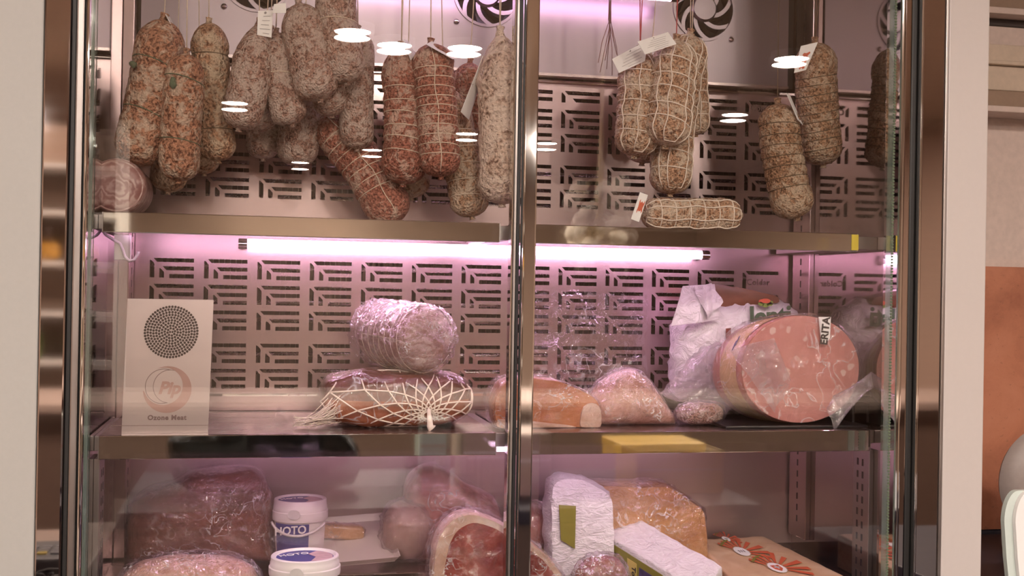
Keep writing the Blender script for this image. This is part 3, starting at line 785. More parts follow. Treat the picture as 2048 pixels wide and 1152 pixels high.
su = thing('shelving_unit', 'tall white shelving unit of the shop mirrored in the left frame strip', 'shelf unit', (-1.5, -5.5, 0))
for xx in (-2.32, -0.92):
    G().box(xx, xx + 0.03, -5.75, -5.30, 0, 2.5).build('side_panel', 'white_shelf_paint', su, bevel=0.002)
G().box(-2.29, -0.92, -5.77, -5.75, 0, 2.5).build('back_panel', 'shop_wall_paint', su)
SHZ = [0.35, 0.75, 1.05, 1.34, 1.64, 1.94, 2.22]
for z in SHZ:
    G().box(-2.29, -0.92, -5.75, -5.29, z - 0.03, z).build('shelf_board', 'white_shelf_paint', su, bevel=0.003)
for i in range(6):
    x = -2.15 + 0.21 * i
    b = thing('pasta_bag', 'clear bag of yellow pasta tied with a tuft, shelved in the shop, mirrored', 'bag', (x, -5.48, 1.64), 'bags of pasta on the shop shelf')
    v, f = blob((x, -5.48, 1.70), (0.07, 0, 0), (0, 0.05, 0), (0, 0, 0.058), 0.6, 0.6, 0.006, 20, i, 20, 12, zmin=1.641)
    G().add(v, f).build('bag_body', 'pasta_yellow', b, True)
    G().lathe((x, -5.48, 1.74), [(0.045, 0), (0.018, 0.04), (0.008, 0.06), (0.03, 0.11)], 12, close=False).build('bag_top', 'clear_bag', b, True)
for i in range(5):
    x = -2.1 + 0.24 * i
    j = thing('preserve_jar', 'green glass preserve jar with a pale lid, shelved in the shop, mirrored', 'jar', (x, -5.45, 1.05), 'preserve jars on the shop shelf')
    G().lathe((x, -5.45, 1.05), [(0.045, 0.0), (0.05, 0.01), (0.05, 0.14), (0.035, 0.17), (0.035, 0.18)], 18).build('jar_body', 'jar_green', j, True, auto=0.7)
    G().lathe((x, -5.45, 1.23), [(0.038, 0.0), (0.038, 0.025), (0.001, 0.027)], 18).build('lid', 'white_shelf_paint', j, True, auto=0.7)
ct = thing('service_counter', 'stone topped service counter left of the refrigerator, mirrored in the left frame strip', 'counter', (-0.8, -0.75, 0))
G().box(-1.3, -0.375, -1.0, -0.36, 0, 0.86).build('body', 'navy_panel', ct, bevel=0.004)
G().box(-1.32, -0.365, -1.02, -0.35, 0.86, 0.90).build('counter_top', 'counter_stone', ct, bevel=0.004)
tm = thing('card_terminal', 'dark card payment terminal with rows of grey keys, mirrored in the left frame strip', 'card terminal', (-0.455, -0.62, 0.90))
G().box(-0.50, -0.41, -0.72, -0.54, 0.90, 0.935).build('body', 'terminal_grey', tm, bevel=0.006)
for i in range(3):
    for j in range(4):
        G().box(-0.492 + 0.027 * i, -0.472 + 0.027 * i, -0.712 + 0.020 * j + 0.06, -0.700 + 0.020 * j + 0.06, 0.935, 0.939).build('key', 'yellow_key_and_reflection' if (j == 3 and i == 1) else 'print_red' if (j == 3 and i == 0) else 'key_grey', tm, bevel=0.001)
cl = thing('cable_bundle', 'loop of black cable lying on the counter behind the card terminal', 'cable', (-0.46, -0.45, 0.90))
for k in range(3):
    G().tube([(-0.54 + 0.02 * math.sin(i * .9 + k) + 0.012 * i, -0.47 + 0.02 * k + 0.025 * math.cos(i * .7 + k), 0.905 + 0.004 * k + 0.02 * abs(math.sin(i * .5 + k))) for i in range(14)], 0.004, 6).build('cable', 'black_rubber', cl, True)
isl = thing('island_counter', 'long dark counter in the middle of the shop, mirrored in the door glass', 'counter', (1.6, -3.6, 0))
G().box(-1.6, 4.2, -4.0, -3.3, 0, 0.95).build('body', 'counter_brown', isl, bevel=0.005)
G().box(-1.65, 4.25, -4.05, -3.25, 0.95, 0.99).build('counter_top', 'counter_stone', isl, bevel=0.005)
# garlic braid hanging behind the viewer, mirrored in the glass and the shelf lip
GX, GY = 1.335, -2.60
gb = thing('garlic_braid', 'bunch of dry garlic bulbs mirrored in the upper shelf lip', 'garlic', (GX, GY, 1.58))
for i in range(22):
    a = i * 2.4; r = 0.058 + 0.012 * (i % 3); z = 1.60 + 0.017 * i
    c = V3((GX + r * 1.5 * math.cos(a), GY + r * math.sin(a), z))
    d = V3((math.cos(a), math.sin(a) * 0.7, -0.45)).normalized()
    prof = [(0.002, -0.022), (0.014, -0.020), (0.024, -0.006), (0.023, 0.006), (0.012, 0.020), (0.004, 0.030), (0.003, 0.050)]
    e = d.cross(V3((0, 0, 1))).normalized()
    G().lathe(c, [(q * 1.6, -h * 1.6) for q, h in prof], 12, tuple(d), tuple(e)).build('bulb', 'garlic_skin', gb, True)
G().tube([(GX, GY, 1.60), (GX - 0.005, GY, 1.90), (GX, GY, 2.2), (GX, GY, 2.9)], [0.022, 0.020, 0.006, 0.003], 8).build('stalk', 'dry_stalk', gb, True)
# slicing machine and scale at the right edge, on the side counter
sc_ = thing('side_counter', 'dark side counter right of the white upright', 'counter', (2.0, 0.1, 0))
G().box(1.40, 2.6, -0.75, 0.600, 0, 0.88).build('body', 'navy_panel', sc_, bevel=0.004)
G().box(1.39, 2.6, -0.78, 0.602, 0.88, 0.905).build('counter_top', 'navy_panel', sc_, bevel=0.003)
SLC = at(1998, 965, 0.30) + V3((0.13, 0, 0))
sl = thing('meat_slicer', 'grey rounded slicer guard partly hidden at the right edge', 'meat slicer', (SLC.x, 0.30, 0.905))
G().lathe(SLC, [(0.001, -0.03), (0.085, -0.03), (0.118, -0.018), (0.130, 0.0), (0.118, 0.02), (0.001, 0.03)], 40, (0, 1, 0), (1, 0, 0)).build('blade_guard', 'grey_plastic', sl, True, auto=0.9)
G().box(SLC.x - 0.05, SLC.x + 0.20, 0.24, 0.42, 0.905, SLC.z - 0.06).build('base', 'grey_plastic', sl, bevel=0.02)
SY = -0.02
wa = thing('weighing_scale', 'white rounded scale housing with pale green edge at the lower right corner', 'scale', (1.55, SY, 0.905))
X0 = at(2004, 1100, SY).x; ZT = at(2040, 980, SY).z
prof = []
for i in range(13):
    a = math.pi / 2 * i / 12
    prof.append((X0 + 0.030 - 0.030 * math.cos(a), ZT - 0.060 + 0.060 * math.sin(a)))
prof = [(X0 + 0.018, 0.905), (X0 + 0.006, ZT - 0.13)] + prof + [(X0 + 0.30, ZT), (X0 + 0.30, 0.905)]
v, f = filled(prof, [], 0.012)
G().add([p + V3((0, SY, 0)) for p in v], f).build('front_panel', 'appliance_edge', wa)
prof2 = [(x + 0.017, z) for x, z in prof[:-2]] + prof[-2:]
v, f = filled(prof2, [], 0.010)
G().add([p + V3((0, SY - 0.012, 0)) for p in v], f).build('cover', 'appliance_white', wa, bevel=0.002)

# ------------------------------------------------------------------ hanging cured sausages
def card(parent, corners, Y, lines=0, pig=False, mat='card_white', nm='tag'):
    """paper tag given by its four corners in the picture (start, along, across...) at depth Y"""
    P = [at(x, y, Y if not isinstance(Y, (list, tuple)) else Y[i]) for i, (x, y) in enumerate(corners)]
    nrm = (P[1] - P[0]).cross(P[3] - P[0]).normalized()
    if nrm.y > 0: nrm = -nrm
    t = G().poly(P, -nrm * 0.0008).build(nm, mat, parent)
    def q(a, b): return (P[0] * (1 - a) + P[1] * a) * (1 - b) + (P[3] * (1 - a) + P[2] * a) * b + nrm * 0.0006
    g = G()
    for k in range(lines):
        a = 0.22 + 0.66 * k / max(1, lines - 1); w_ = 0.018
        b0, b1 = 0.14 + 0.12 * ((k * 7) % 3) / 3, 0.62 + 0.28 * ((k * 5) % 4) / 4
        g.poly([q(a, b0), q(a + w_, b0), q(a + w_, b1), q(a, b1)], -nrm * 0.0004)
    if lines:
        c0 = q(0.09, 0.5)
        d = (P[1] - P[0]).length * 0.045
        e1 = (P[1] - P[0]).normalized(); e2 = (P[3] - P[0]).normalized()
        g.poly([c0 + (e1 * math.cos(a) + e2 * math.sin(a)) * d for a in [i * math.pi / 5 for i in range(10)]], -nrm * 0.0004)
        g.build('print', 'print_grey', t)
    if pig:
        pts = [(.30, .30), (.36, .22), (.45, .35), (.62, .28), (.78, .35), (.90, .22), (.93, .35), (.86, .50), (.92, .62), (.86, .70), (.76, .60), (.58, .66), (.44, .62), (.36, .74), (.30, .66), (.34, .50)]
        G().poly([q(a, b) for a, b in pts], -nrm * 0.0004).build('pig_picture', 'print_red', t)
    return t

def nearest_rail(y): return min(RAILS, key=lambda r: abs(r - y))

def sausage(name, label, top, bot, rpx, Y, mat, bend=0.0, rings=(), twine='twine_white', tw=0.0012, meridians=0, tilt=0.0, ct=1.3, cb=0.95,
            strings=1, string_mat='twine_white', lump=0.05, pinch=0.06, seed=0, group='cured sausages hanging in the upper compartment', spiral=False, cat='salami', sub=0, wrinkle=0.0, hang=True, nub=True, square=0.0):
    Y0, Y1 = (Y, Y) if not isinstance(Y, (list, tuple)) else Y
    A, B = at(top[0], top[1], Y0), at(bot[0], bot[1], Y1)
    r = rpx * (mpp(A) + mpp(B)) / 2
    T0 = (B - A); L = T0.length; T0.normalize()
    side = T0.cross(V3((0, 1, 0))).normalized()       # to the left/right in the picture
    bd = bend * mpp(A)
    def P(t): return A.lerp(B, t) + side * (bd * math.sin(math.pi * t))
    def tan(t):
        e = 0.01; return (P(min(1, t + e)) - P(max(0, t - e))).normalized()
    cs, ce = ct * r / L, cb * r / L
    rs = sorted(rings)
    def R(t, a):
        k = 1.0
        if t < cs:
            q = 1 - t / cs; k = (1 - min(1, q) ** 2.0) ** 0.5 if ct < 1.6 else (1 - q ** 1.6) ** 0.75
        if t > 1 - ce:
            q = 1 - (1 - t) / ce; k = min(k, (1 - min(1, q) ** 2.3) ** 0.45)
        for rr in rs:
            d = (t - rr) * L / (0.16 * r)
            k *= 1 - pinch * math.exp(-d * d)
        return r * k
    nv, nu = 84, 52
    ts = [0.5 - 0.5 * math.cos(math.pi * i / nv) for i in range(nv + 1)]
    def S(t, a, off=0.0):
        T = tan(t); e1 = T.cross(V3((0, 1, 0))).normalized(); e2 = e1.cross(T).normalized()
        d = e1 * math.cos(a) + e2 * math.sin(a)
        p = P(t); rad = R(t, a)
        n_ = 1 + lump * fbm(p + d * r, 16, seed) + lump * 0.4 * noise.noise((p + d * r) * 70 + V3((seed, 0, 0))) + 0.034 * noise.noise((p + d * r) * 170 + V3((seed, 3, 0)))
        if wrinkle: n_ += wrinkle * ridge((p + d * r) * 1.0 + V3((0, 0, 0)), 26, seed) * 0.5 + wrinkle * noise.noise(V3(((p + d * r).x * 12, seed, (p + d * r).z * 60)))
        return p + d * (rad * n_ + off)
    v = []; f = []
    for t in ts:
        for k in range(nu): v.append(S(t, 2 * math.pi * k / nu))
    for i in range(nv):
        for k in range(nu):
            l = (k + 1) % nu
            f.append((i * nu + k, i * nu + l, (i + 1) * nu + l, (i + 1) * nu + k))
    th = thing(name, label, cat, B if hang else A, group)
    casing = G().add(v, f).build('casing', mat, th, True)
    if nub:
        g = G(); rn = r * 0.16
        g.tube([A + T0 * r * 0.25, A - T0 * r * 0.12, A - T0 * r * 0.22 + V3((0.001, 0, 0.002))], [rn * 1.5, rn * 0.9, rn * 1.2], 8)
        g.tube([B - T0 * r * 0.10, B + T0 * r * 0.05, B + T0 * r * 0.14], [rn * 1.3, rn * 0.8, rn * 1.1], 8)
        g.build('tied_end', mat, th, True)
    if rings:
        path = []; off = tw * 0.3
        for j, rr in enumerate(rs):
            tl = tilt * (1 if j % 2 == 0 else 0.7)
            n_ = 26
            for k in range(n_ + 1):
                a = math.pi / 2 + 2 * math.pi * k / n_
                tt = rr + (tl * r / L) * math.sin(a + 0.9) + (0 if not spiral else (0.0 + (rs[1] - rs[0]) * k / n_))
                path.append(S(min(0.985, max(0.015, tt)), a, off))
            if j + 1 < len(rs):
                for q in (0.33, 0.66): path.append(S(rr + (rs[j + 1] - rr) * q, math.pi / 2, off + tw * 0.4))
        for m_ in range(meridians):
            a = -math.pi * (0.08 + 0.84 * (m_ + 0.5) / meridians) + 0.12 * math.sin(m_ * 3 + seed)
            seq = [0.03 + 0.94 * i / 22 for i in range(23)]
            if m_ % 2 == 0: seq = seq[::-1]
            path += [S(t, a + 0.05 * math.sin(t * 19 + m_ + seed), off + tw * 0.6) for t in seq]
        G().tube(path, tw, 5).build('twine', twine, th, True)
    if strings and hang:
        ry = nearest_rail((Y0))
        for k in range(strings):
            e = V3((A.x + (0.012 * (k - (strings - 1) / 2)) + 0.006 * math.sin(seed + k), ry, 2.287))
            st = A - T0 * r * 0.15
            mid = st.lerp(e, 0.5) + V3((0.004 * math.sin(seed * 2 + k * 2), 0, 0))
            G().tube([st, st.lerp(mid, 0.5), mid, e, e + V3((0.002, 0, 0.004))], 0.0011, 5).build('hanging_string', string_mat, th, True)
    return th, S

ev = lambda a, b, n: [a + (b - a) * i / (n - 1) for i in range(n)]
SG = 'cured sausages hanging in the upper compartment'
s1, _ = sausage('salami', 'fat rust-brown salami tied twice, hanging furthest left', (327, 40), (268, 330), 49, (0.15, 0.14), 'salami_rust', 6, [0.33, 0.66], 'twine_green', 0.0010, tilt=0.28, seed=1, pinch=0.07)
card(s1, [(331, 28), (340, 34), (366, 88), (359, 80)], (0.13, 0.17, 0.17, 0.13))
g = G(); g.add(*blob(at(266, 129, 0.10), (0.006, 0, 0), (0, 0.005, 0), (0, 0, 0.006), 0.9, 0.9, 0.003, 200, 2, 12, 8)).build('knot', 'twine_green', s1, True)
s2, _ = sausage('salami', 'rust-brown salami with a green knot, second from the left', (373, 108), (358, 362), 40, (0.115, 0.115), 'salami_rust', -2, [0.22, 0.70], 'twine_green', 0.0010, tilt=0.22, seed=2, pinch=0.06)
g = G(); g.add(*blob(at(346, 165, 0.08), (0.005, 0, 0), (0, 0.004, 0), (0, 0, 0.010), 0.9, 0.9, 0.003, 200, 3, 12, 8)).build('knot', 'twine_green', s2, True)
sausage('salami', 'tan salami with two dark ties, third from the left', (418, 46), (437, 322), 37, (0.20, 0.20), 'salami_tan', -3, [0.24, 0.78], 'twine_brown', 0.0010, tilt=0.08, seed=3, pinch=0.08)
sausage('salami', 'small tan salami low behind the second salami from the left', (352, 210), (335, 384), 36, (0.27, 0.26), 'salami_tan', 0, [0.4], 'twine_brown', seed=4, strings=1)
sausage('salami', 'tan salami end peeping out below the third salami from the left', (400, 160), (408, 348), 32, (0.30, 0.30), 'salami_tan', 0, [0.5], 'twine_brown', seed=5)
s4, _ = sausage('salami', 'dusty untied salami leaning left under a white tag', (518, 48), (478, 258), 41, (0.14, 0.13), 'salami_dusty', 3, [], seed=6, ct=1.9)
card(s4, [(546, 20), (543, 75), (514, 70), (516, 22)], 0.115, 5)
sausage('salami', 'dusty salami hidden behind the untied leaning one', (540, 60), (512, 262), 36, (0.23, 0.21), 'salami_dusty', 4, [], seed=7)
sausage('salami', 'dusty salami with one tie, upright between two leaning ones', (553, 66), (584, 250), 36, (0.155, 0.14), 'salami_dusty', -6, [0.48], 'twine_white', 0.001, tilt=0.15, seed=8)
sausage('salami', 'thick dusty salami leaning right at the middle of the left cluster', (598, 8), (640, 200), 44, (0.12, 0.11), 'salami_dusty', -2, [], seed=9, cb=0.8)
s8, _ = sausage('salami', 'dusty salami cut by the top of the picture, tied near its middle', (664, -70), (694, 166), 41, (0.115, 0.11), 'salami_dusty', -3, [0.50], 'twine_white', 0.001, tilt=0.2, seed=10)
card(s4, [(572, 6), (572, 26), (545, 26), (548, 8)], 0.10, 0, nm='tag')
sausage('salami', 'dusty salami end between the thick leaning one and the tied one', (640, 30), (664, 232), 34, (0.18, 0.17), 'salami_dusty', -2, [], seed=11)
sausage('salami', 'long dusty salami behind the tied one beside the netted pair', (716, 60), (714, 298), 34, (0.19, 0.19), 'salami_dusty', -2, [], seed=12)
sausage('salami', 'dark dusty salami low behind the untied leaning one', (530, 150), (526, 318), 34, (0.30, 0.30), 'salami_dusty', 0, [], seed=13)
sausage('salami', 'dark dusty salami low in the middle of the left cluster', (606, 150), (592, 332), 42, (0.27, 0.26), 'salami_dusty', 0, [], seed=14)
sausage('salami', 'dark salami end low behind the long dusty one', (690, 150), (680, 322), 36, (0.31, 0.31), 'salami_dusty', 0, [], seed=35)
# netted and string-tied ones on the left
s13, _ = sausage('salami', 'string-bound red salami slanting down right towards the shelf', (646, 232), (792, 446), 47, (0.26, 0.22), 'salami_red', 10, ev(0.20, 0.72, 7), 'twine_white', 0.0010, tilt=0.05, meridians=1, seed=15, strings=0)
G().tube([at(646, 232, 0.26), at(640, 100, 0.28), V3((at(640, 100, 0.28).x, 0.28, 2.287))], 0.0011, 5).build('hanging_string', 'twine_white', s13, True)
n1, _ = sausage('salami', 'string-bound reddish salami left of the tightest-bound one', (803, 96), (806, 368), 46, (0.17, 0.17), 'salami_red', 8, ev(0.32, 0.78, 6), 'twine_white', 0.0010, tilt=0.18, seed=16, strings=2, lump=0.04)
card(n1, [(806, 78), (818, 84), (832, 108), (822, 120)], (0.11, 0.15, 0.15, 0.11))
n2, _ = sausage('salami', 'red salami bound by ten string rings and one lengthwise string', (862, 88), (882, 354), 42, (0.125, 0.12), 'salami_red', 2, ev(0.20, 0.84, 10), 'twine_white', 0.0010, tilt=0.08, meridians=1, seed=17, strings=2, lump=0.04, ct=1.0)
card(n2, [(852, 88), (864, 82), (914, 116), (906, 118)], (0.075, 0.12, 0.12, 0.075))
sausage('salami', 'string-bound salami peeping out below the tightest-bound one', (888, 180), (944, 434), 40, (0.20, 0.19), 'salami_net', 6, ev(0.35, 0.85, 5), 'twine_white', 0.0010, tilt=0.15, seed=18)
sausage('salami', 'pale salami end low behind the left string-bound one', (815, 200), (822, 396), 40, (0.27, 0.27), 'salami_tan', 0, [0.5, 0.7], 'twine_white', seed=19)
sm_, _ = sausage('salami', 'red salami behind the narrow printed tag left of the pale one', (940, 126), (932, 300), 34, (0.24, 0.24), 'salami_red', 0, [0.4, 0.6], 'twine_white', seed=20)
card(sm_, [(966, 112), (976, 116), (938, 240), (922, 224)], (0.10, 0.13, 0.13, 0.10), 4)
sausage('salami', 'big pale wrinkled salami hanging next to the middle door stile', (1000, 66), (1004, 408), 49, (0.10, 0.10), 'salami_pale', 5, [], seed=21, strings=2, ct=1.9, lump=0.08, wrinkle=0.05, cb=0.9)
# right-hand group
RG = 'netted sausages hanging behind the right door'
r1, _ = sausage('salami', 'netted salami at the left of the right-hand bunch', (1280, 104), (1268, 312), 45, (0.16, 0.16), 'salami_net', 5, ev(0.22, 0.80, 5), 'net_cord', 0.0013, meridians=4, tilt=0.12, seed=22, group=RG, strings=2, string_mat='twine_red', ct=1.1)
card(r1, [(1296, 80), (1290, 122), (1238, 146), (1224, 118)], 0.115, 5)
r2, _ = sausage('salami', 'netted salami in front of the right-hand bunch under the white tag', (1352, 82), (1330, 292), 48, (0.125, 0.12), 'salami_net', 2, ev(0.24, 0.80, 5), 'net_cord', 0.0014, meridians=4, tilt=0.25, seed=23, group=RG, strings=2, string_mat='twine_red', ct=1.1)
card(r2, [(1336, 64), (1353, 88), (1290, 109), (1275, 83)], 0.068, 6)
sausage('salami', 'long netted salami hanging lowest behind the right-hand bunch', (1380, 70), (1340, 388), 44, (0.19, 0.18), 'salami_net', -10, ev(0.15, 0.86, 8), 'net_cord', 0.0013, meridians=4, tilt=0.15, seed=24, group=RG, ct=1.1)
sausage('salami', 'netted salami at the right rear of the right-hand bunch', (1384, 76), (1392, 270), 28, (0.24, 0.24), 'salami_net', 0, ev(0.2, 0.8, 6), 'net_cord', 0.0013, meridians=3, seed=25, group=RG, ct=1.1)
sausage('salami', 'netted salami end low behind the left of the right-hand bunch', (1300, 140), (1284, 326), 40, (0.25, 0.25), 'salami_net', 0, ev(0.3, 0.8, 4), 'net_cord', 0.0012, meridians=3, seed=26, group=RG)
r5, _ = sausage('salami', 'brown-tied salami hanging lower of the two at the far right', (1556, 208), (1594, 436), 43, (0.15, 0.14), 'salami_brown', -9, ev(0.20, 0.74, 7), 'twine_brown', 0.0010, tilt=0.10, seed=27, group=RG, strings=1, string_mat='twine_brown', ct=1.0)
card(r5, [(1573, 186), (1580, 190), (1606, 250), (1596, 240)], (0.10, 0.13, 0.13, 0.10))
r6, _ = sausage('salami', 'brown-tied salami hanging higher at the far right beside the steel wall', (1630, 86), (1646, 330), 42, (0.19, 0.19), 'salami_brown', -3, ev(0.28, 0.86, 9), 'twine_brown', 0.0010, tilt=-0.16, seed=28, group=RG, strings=2, string_mat='twine_brown', ct=1.0)
card(r6, [(1636, 84), (1612, 140), (1588, 146), (1602, 92)], 0.14, 0, True)
# one lying on the shelf with its pig tag
r4, _ = sausage('salami', 'netted salami lying on the upper shelf behind a pig tag', (1282, 428), (1480, 430), 33, (0.16, 0.16), 'salami_net', 0, ev(0.16, 0.88, 6), 'net_cord', 0.0013, meridians=4, seed=29, group='', hang=False, strings=0, ct=1.0)
if 'group' in r4: del r4['group']
card(r4, [(1280, 384), (1296, 390), (1278, 444), (1262, 438)], 0.11, 0, True)

# loose bundle of dark strings left hanging from the rail
sbd = thing('string_bundle', 'loose bundle of dark red strings hanging from the rail left of the netted bunch', 'string', at(1212, 150, 0.28))
rs_ = random.Random(3)
for i in range(9):
    e = at(1198 + 5 * i + rs_.uniform(-3, 3), 120 + rs_.uniform(-30, 35), 0.28 + rs_.uniform(-.01, .01)); t0 = V3((at(1222, 0, 0.28).x + rs_.uniform(-.004, .004), 0.28, 2.287))
    q = at(1218 + rs_.uniform(-4, 4), 40, 0.28)
    G().tube([t0, q, q.lerp(e, 0.5) + V3((rs_.uniform(-.004, .004), 0, 0)), e], 0.0007, 4).build('strand', 'twine_dark', sbd, True)

# cut pancetta roll on the upper shelf at the left
PC = at(238, 376, 0.15)
pr = 56 * mpp(PC)
pt = thing('pancetta_roll', 'cut round pancetta with swirled pink face at the left end of the upper shelf', 'pancetta', (PC.x, 0.20, 1.629))
PCz = 1.629 + pr * 0.97
prof = [(0.002, 0.0), (pr * 0.55, -0.001), (pr * 0.90, 0.0), (pr * 0.98, 0.006), (pr, 0.02), (pr * 0.98, 0.14), (pr * 0.75, 0.165), (0.002, 0.17)]
G().lathe((PC.x, 0.115, PCz), prof[2:], 40, (0, 1, 0), (1, 0, 0)).build('rind', 'pancetta_skin', pt, True, auto=0.8)
G().lathe((PC.x, 0.1145, PCz), [(0.001, 0.0), (pr * 0.3, -0.0015), (pr * 0.6, -0.001), (pr * 0.94, 0.001), (pr * 0.94, 0.003)], 40, (0, 1, 0), (1, 0, 0)).build('cut_face', 'pancetta_face', pt, True)
# wire hook under the upper shelf at the left
hk = thing('wire_hook', 'bent grey wire hook below the left end of the upper shelf', 'hook', at(245, 500, 0.13))
G().tube([at(x, y, 0.13) for x, y in ((206, 462), (212, 470), (226, 479), (240, 487), (246, 500), (250, 514), (259, 522), (269, 519), (276, 508), (277, 503))], 0.0026, 8).build('wire', 'hook_plastic', hk, True)
G().box(at(228, 490, 0.135).x, at(262, 490, 0.135).x, 0.135, 0.142, at(240, 520, .135).z, 1.592).build('bracket', 'dull_steel', hk, bevel=0.001)

# ------------------------------------------------------------------ middle shelf
ZS = 1.2395
# ozone unit
OZ = thing('ozone_unit', 'brushed steel ozone unit with a round dotted grille on the middle shelf', 'air purifier', (at(330, 868, 0.10).x, 0.12, ZS))
ol = at(243, 867, 0.085); orr = at(416, 866, 0.085); oh = ol.z
W_, H_ = (orr - ol).length, at(253, 597, 0.085).z - ZS
rotm = Matrix.Rotation(math.radians(-0.6), 3, 'Y')
# local frame: x right, z up, leaning back slightly
o0 = V3((ol.x, 0.085, ZS)); ez_ = V3((0.022, 0.03, 1)).normalized(); ex_ = V3((1, 0.0, 0)).normalized(); en_ = ex_.cross(ez_)
def oz(x, z, d=0.0): return o0 + ex_ * x + ez_ * z + en_ * d
gc = (0.52 * W_, H_ * 0.755); holes = []
gr_ = 51 * mpp(ol)
for k in range(10):
    r = gr_ * (k + 0.35) / 9.35; n = max(1, round(2 * math.pi * r / (gr_ / 8.6)))
    for i in range(n):
        a = 2 * math.pi * i / n + k * 0.2
        holes.append(circ(gc[0] + r * math.cos(a), gc[1] + r * math.sin(a), 0.0024, 8))
v, f = filled([(0, 0), (W_, 0), (W_, H_), (0, H_)], holes, 0.0016)
G().add([oz(p.x, p.z, -p.y) for p in v], f).build('front_plate', 'plate_steel', OZ)
g = G(); g.obox(oz(W_ / 2, H_ / 2, -0.022), ex_ * (W_ / 2 - 0.002), ez_ * (H_ / 2 - 0.001), en_ * 0.019); g.build('case', 'dark_cavity', OZ)
G().obox(oz(W_ / 2, H_ * 0.058, 0.0012), ex_ * (W_ / 2), ez_ * 0.0004, en_ * 0.0003).build('fold_line', 'etched', OZ)
def crescent(c, R1, c2, R2, a0, a1, n=40):
    """area inside circle 1 but outside circle 2"""
    o = []
    for i in range(n + 1):
        a = a0 + (a1 - a0) * i / n; o.append((c[0] + R1 * math.cos(a), c[1] + R1 * math.sin(a)))
    p0, p1 = o[-1], o[0]
    b0 = math.atan2(p0[1] - c2[1], p0[0] - c2[0]); b1 = math.atan2(p1[1] - c2[1], p1[0] - c2[0])
    while b1 > b0: b1 -= 2 * math.pi
    for i in range(1, n):
        a = b0 + (b1 - b0) * i / n; o.append((c2[0] + R2 * math.cos(a), c2[1] + R2 * math.sin(a)))
    return o
lc = (0.505 * W_, H_ * 0.325); R1 = 47 * mpp(ol); c2 = (lc[0] - R1 * 0.17, lc[1] + R1 * 0.14); R2 = R1 * 0.80
logo = link('logo', None, OZ, oz(lc[0], lc[1], 0.001))
def flat(pl, holes, d, nm, mat, par):
    v, f = filled(pl, holes, 0.0004); return G().add([oz(p.x, p.z, d - p.y) for p in v], f).build(nm, mat, par)
flat(crescent(lc, R1, c2, R2 * 1.0, math.radians(-188), math.radians(128)), [], 0.0012, 'crescent', 'etched_light', logo) if False else None
plain('etched_light', (0.36, 0.21, 0.18), 0.6, 0.2)
flat(crescent(lc, R1, c2, R2, math.radians(-178), math.radians(122)), [], 0.0012, 'crescent', 'etched_light', logo)
oc = []
for i in range(31):
    a = math.radians(75 + 190 * i / 30); oc.append(oz(c2[0] + R2 * 0.93 * math.cos(a), c2[1] + R2 * 0.93 * math.sin(a), 0.0014))
for i in range(31):
    a = math.radians(265 - 190 * i / 30); oc.append(oz(c2[0] + R2 * 0.32 + R2 * 0.84 * math.cos(math.radians(265) + (math.radians(75) - math.radians(265)) * i / 30) , c2[1] + R2 * 0.88 * math.sin(math.radians(265 - 190 * i / 30)), 0.0014))
G().tube(oc, 0.0004, 4, True).build('outline', 'etched', logo)
lettering('Pip', 0.030, 'etched_light', logo, oz(lc[0] + 0.003, lc[1] + 0.002, 0.0012), ex_, ez_, shear=0.25, bold=0.0012)
lettering('Ozone Meat', 0.0118, 'etched', OZ, oz(0.515 * W_, H_ * 0.115, 0.0012), ex_, ez_, bold=0.0005, space=1.12)

def wrapped(name, label, cat, box, Y, dep, meat, film='cling_film', e1=0.7, e2=0.7, amp=0.006, sc=18, seed=0, zmin=None, crinkle=0.004, lean=0.0, group=None, filmgrow=0.003, sub=None):
    """a piece of meat filling the picture box (x0, y0, x1, y1) at depth Y, in crinkled film"""
    x0, y0, x1, y1 = box
    c = at((x0 + x1) / 2, (y0 + y1) / 2, Y); k = mpp(c)
    a, b = (x1 - x0) / 2 * k, (y1 - y0) / 2 * k
    if zmin is not None:
        top = c.z + b; b = (top - zmin) / 2; c.z = zmin + b
    th = thing(name, label, cat, (c.x, c.y, c.z - b), group)
    ax = V3((a, 0, lean * a)); az = V3((0, 0, b)); ay = V3((0, dep, 0))
    v, f = blob(c, ax * 0.965, ay * 0.965, az * 0.965, e1, e2, amp, sc, seed, 48, 28, zmin=None if zmin is None else zmin + 0.0012)
    G().add(v, f).build('meat', meat, th, True)
    v, f = blob(c, ax, ay, az, e1, e2, amp, sc, seed, 72, 40, crinkle, 55, zmin=zmin, grow=filmgrow)
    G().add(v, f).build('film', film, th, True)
    return th, c, ax, ay, az

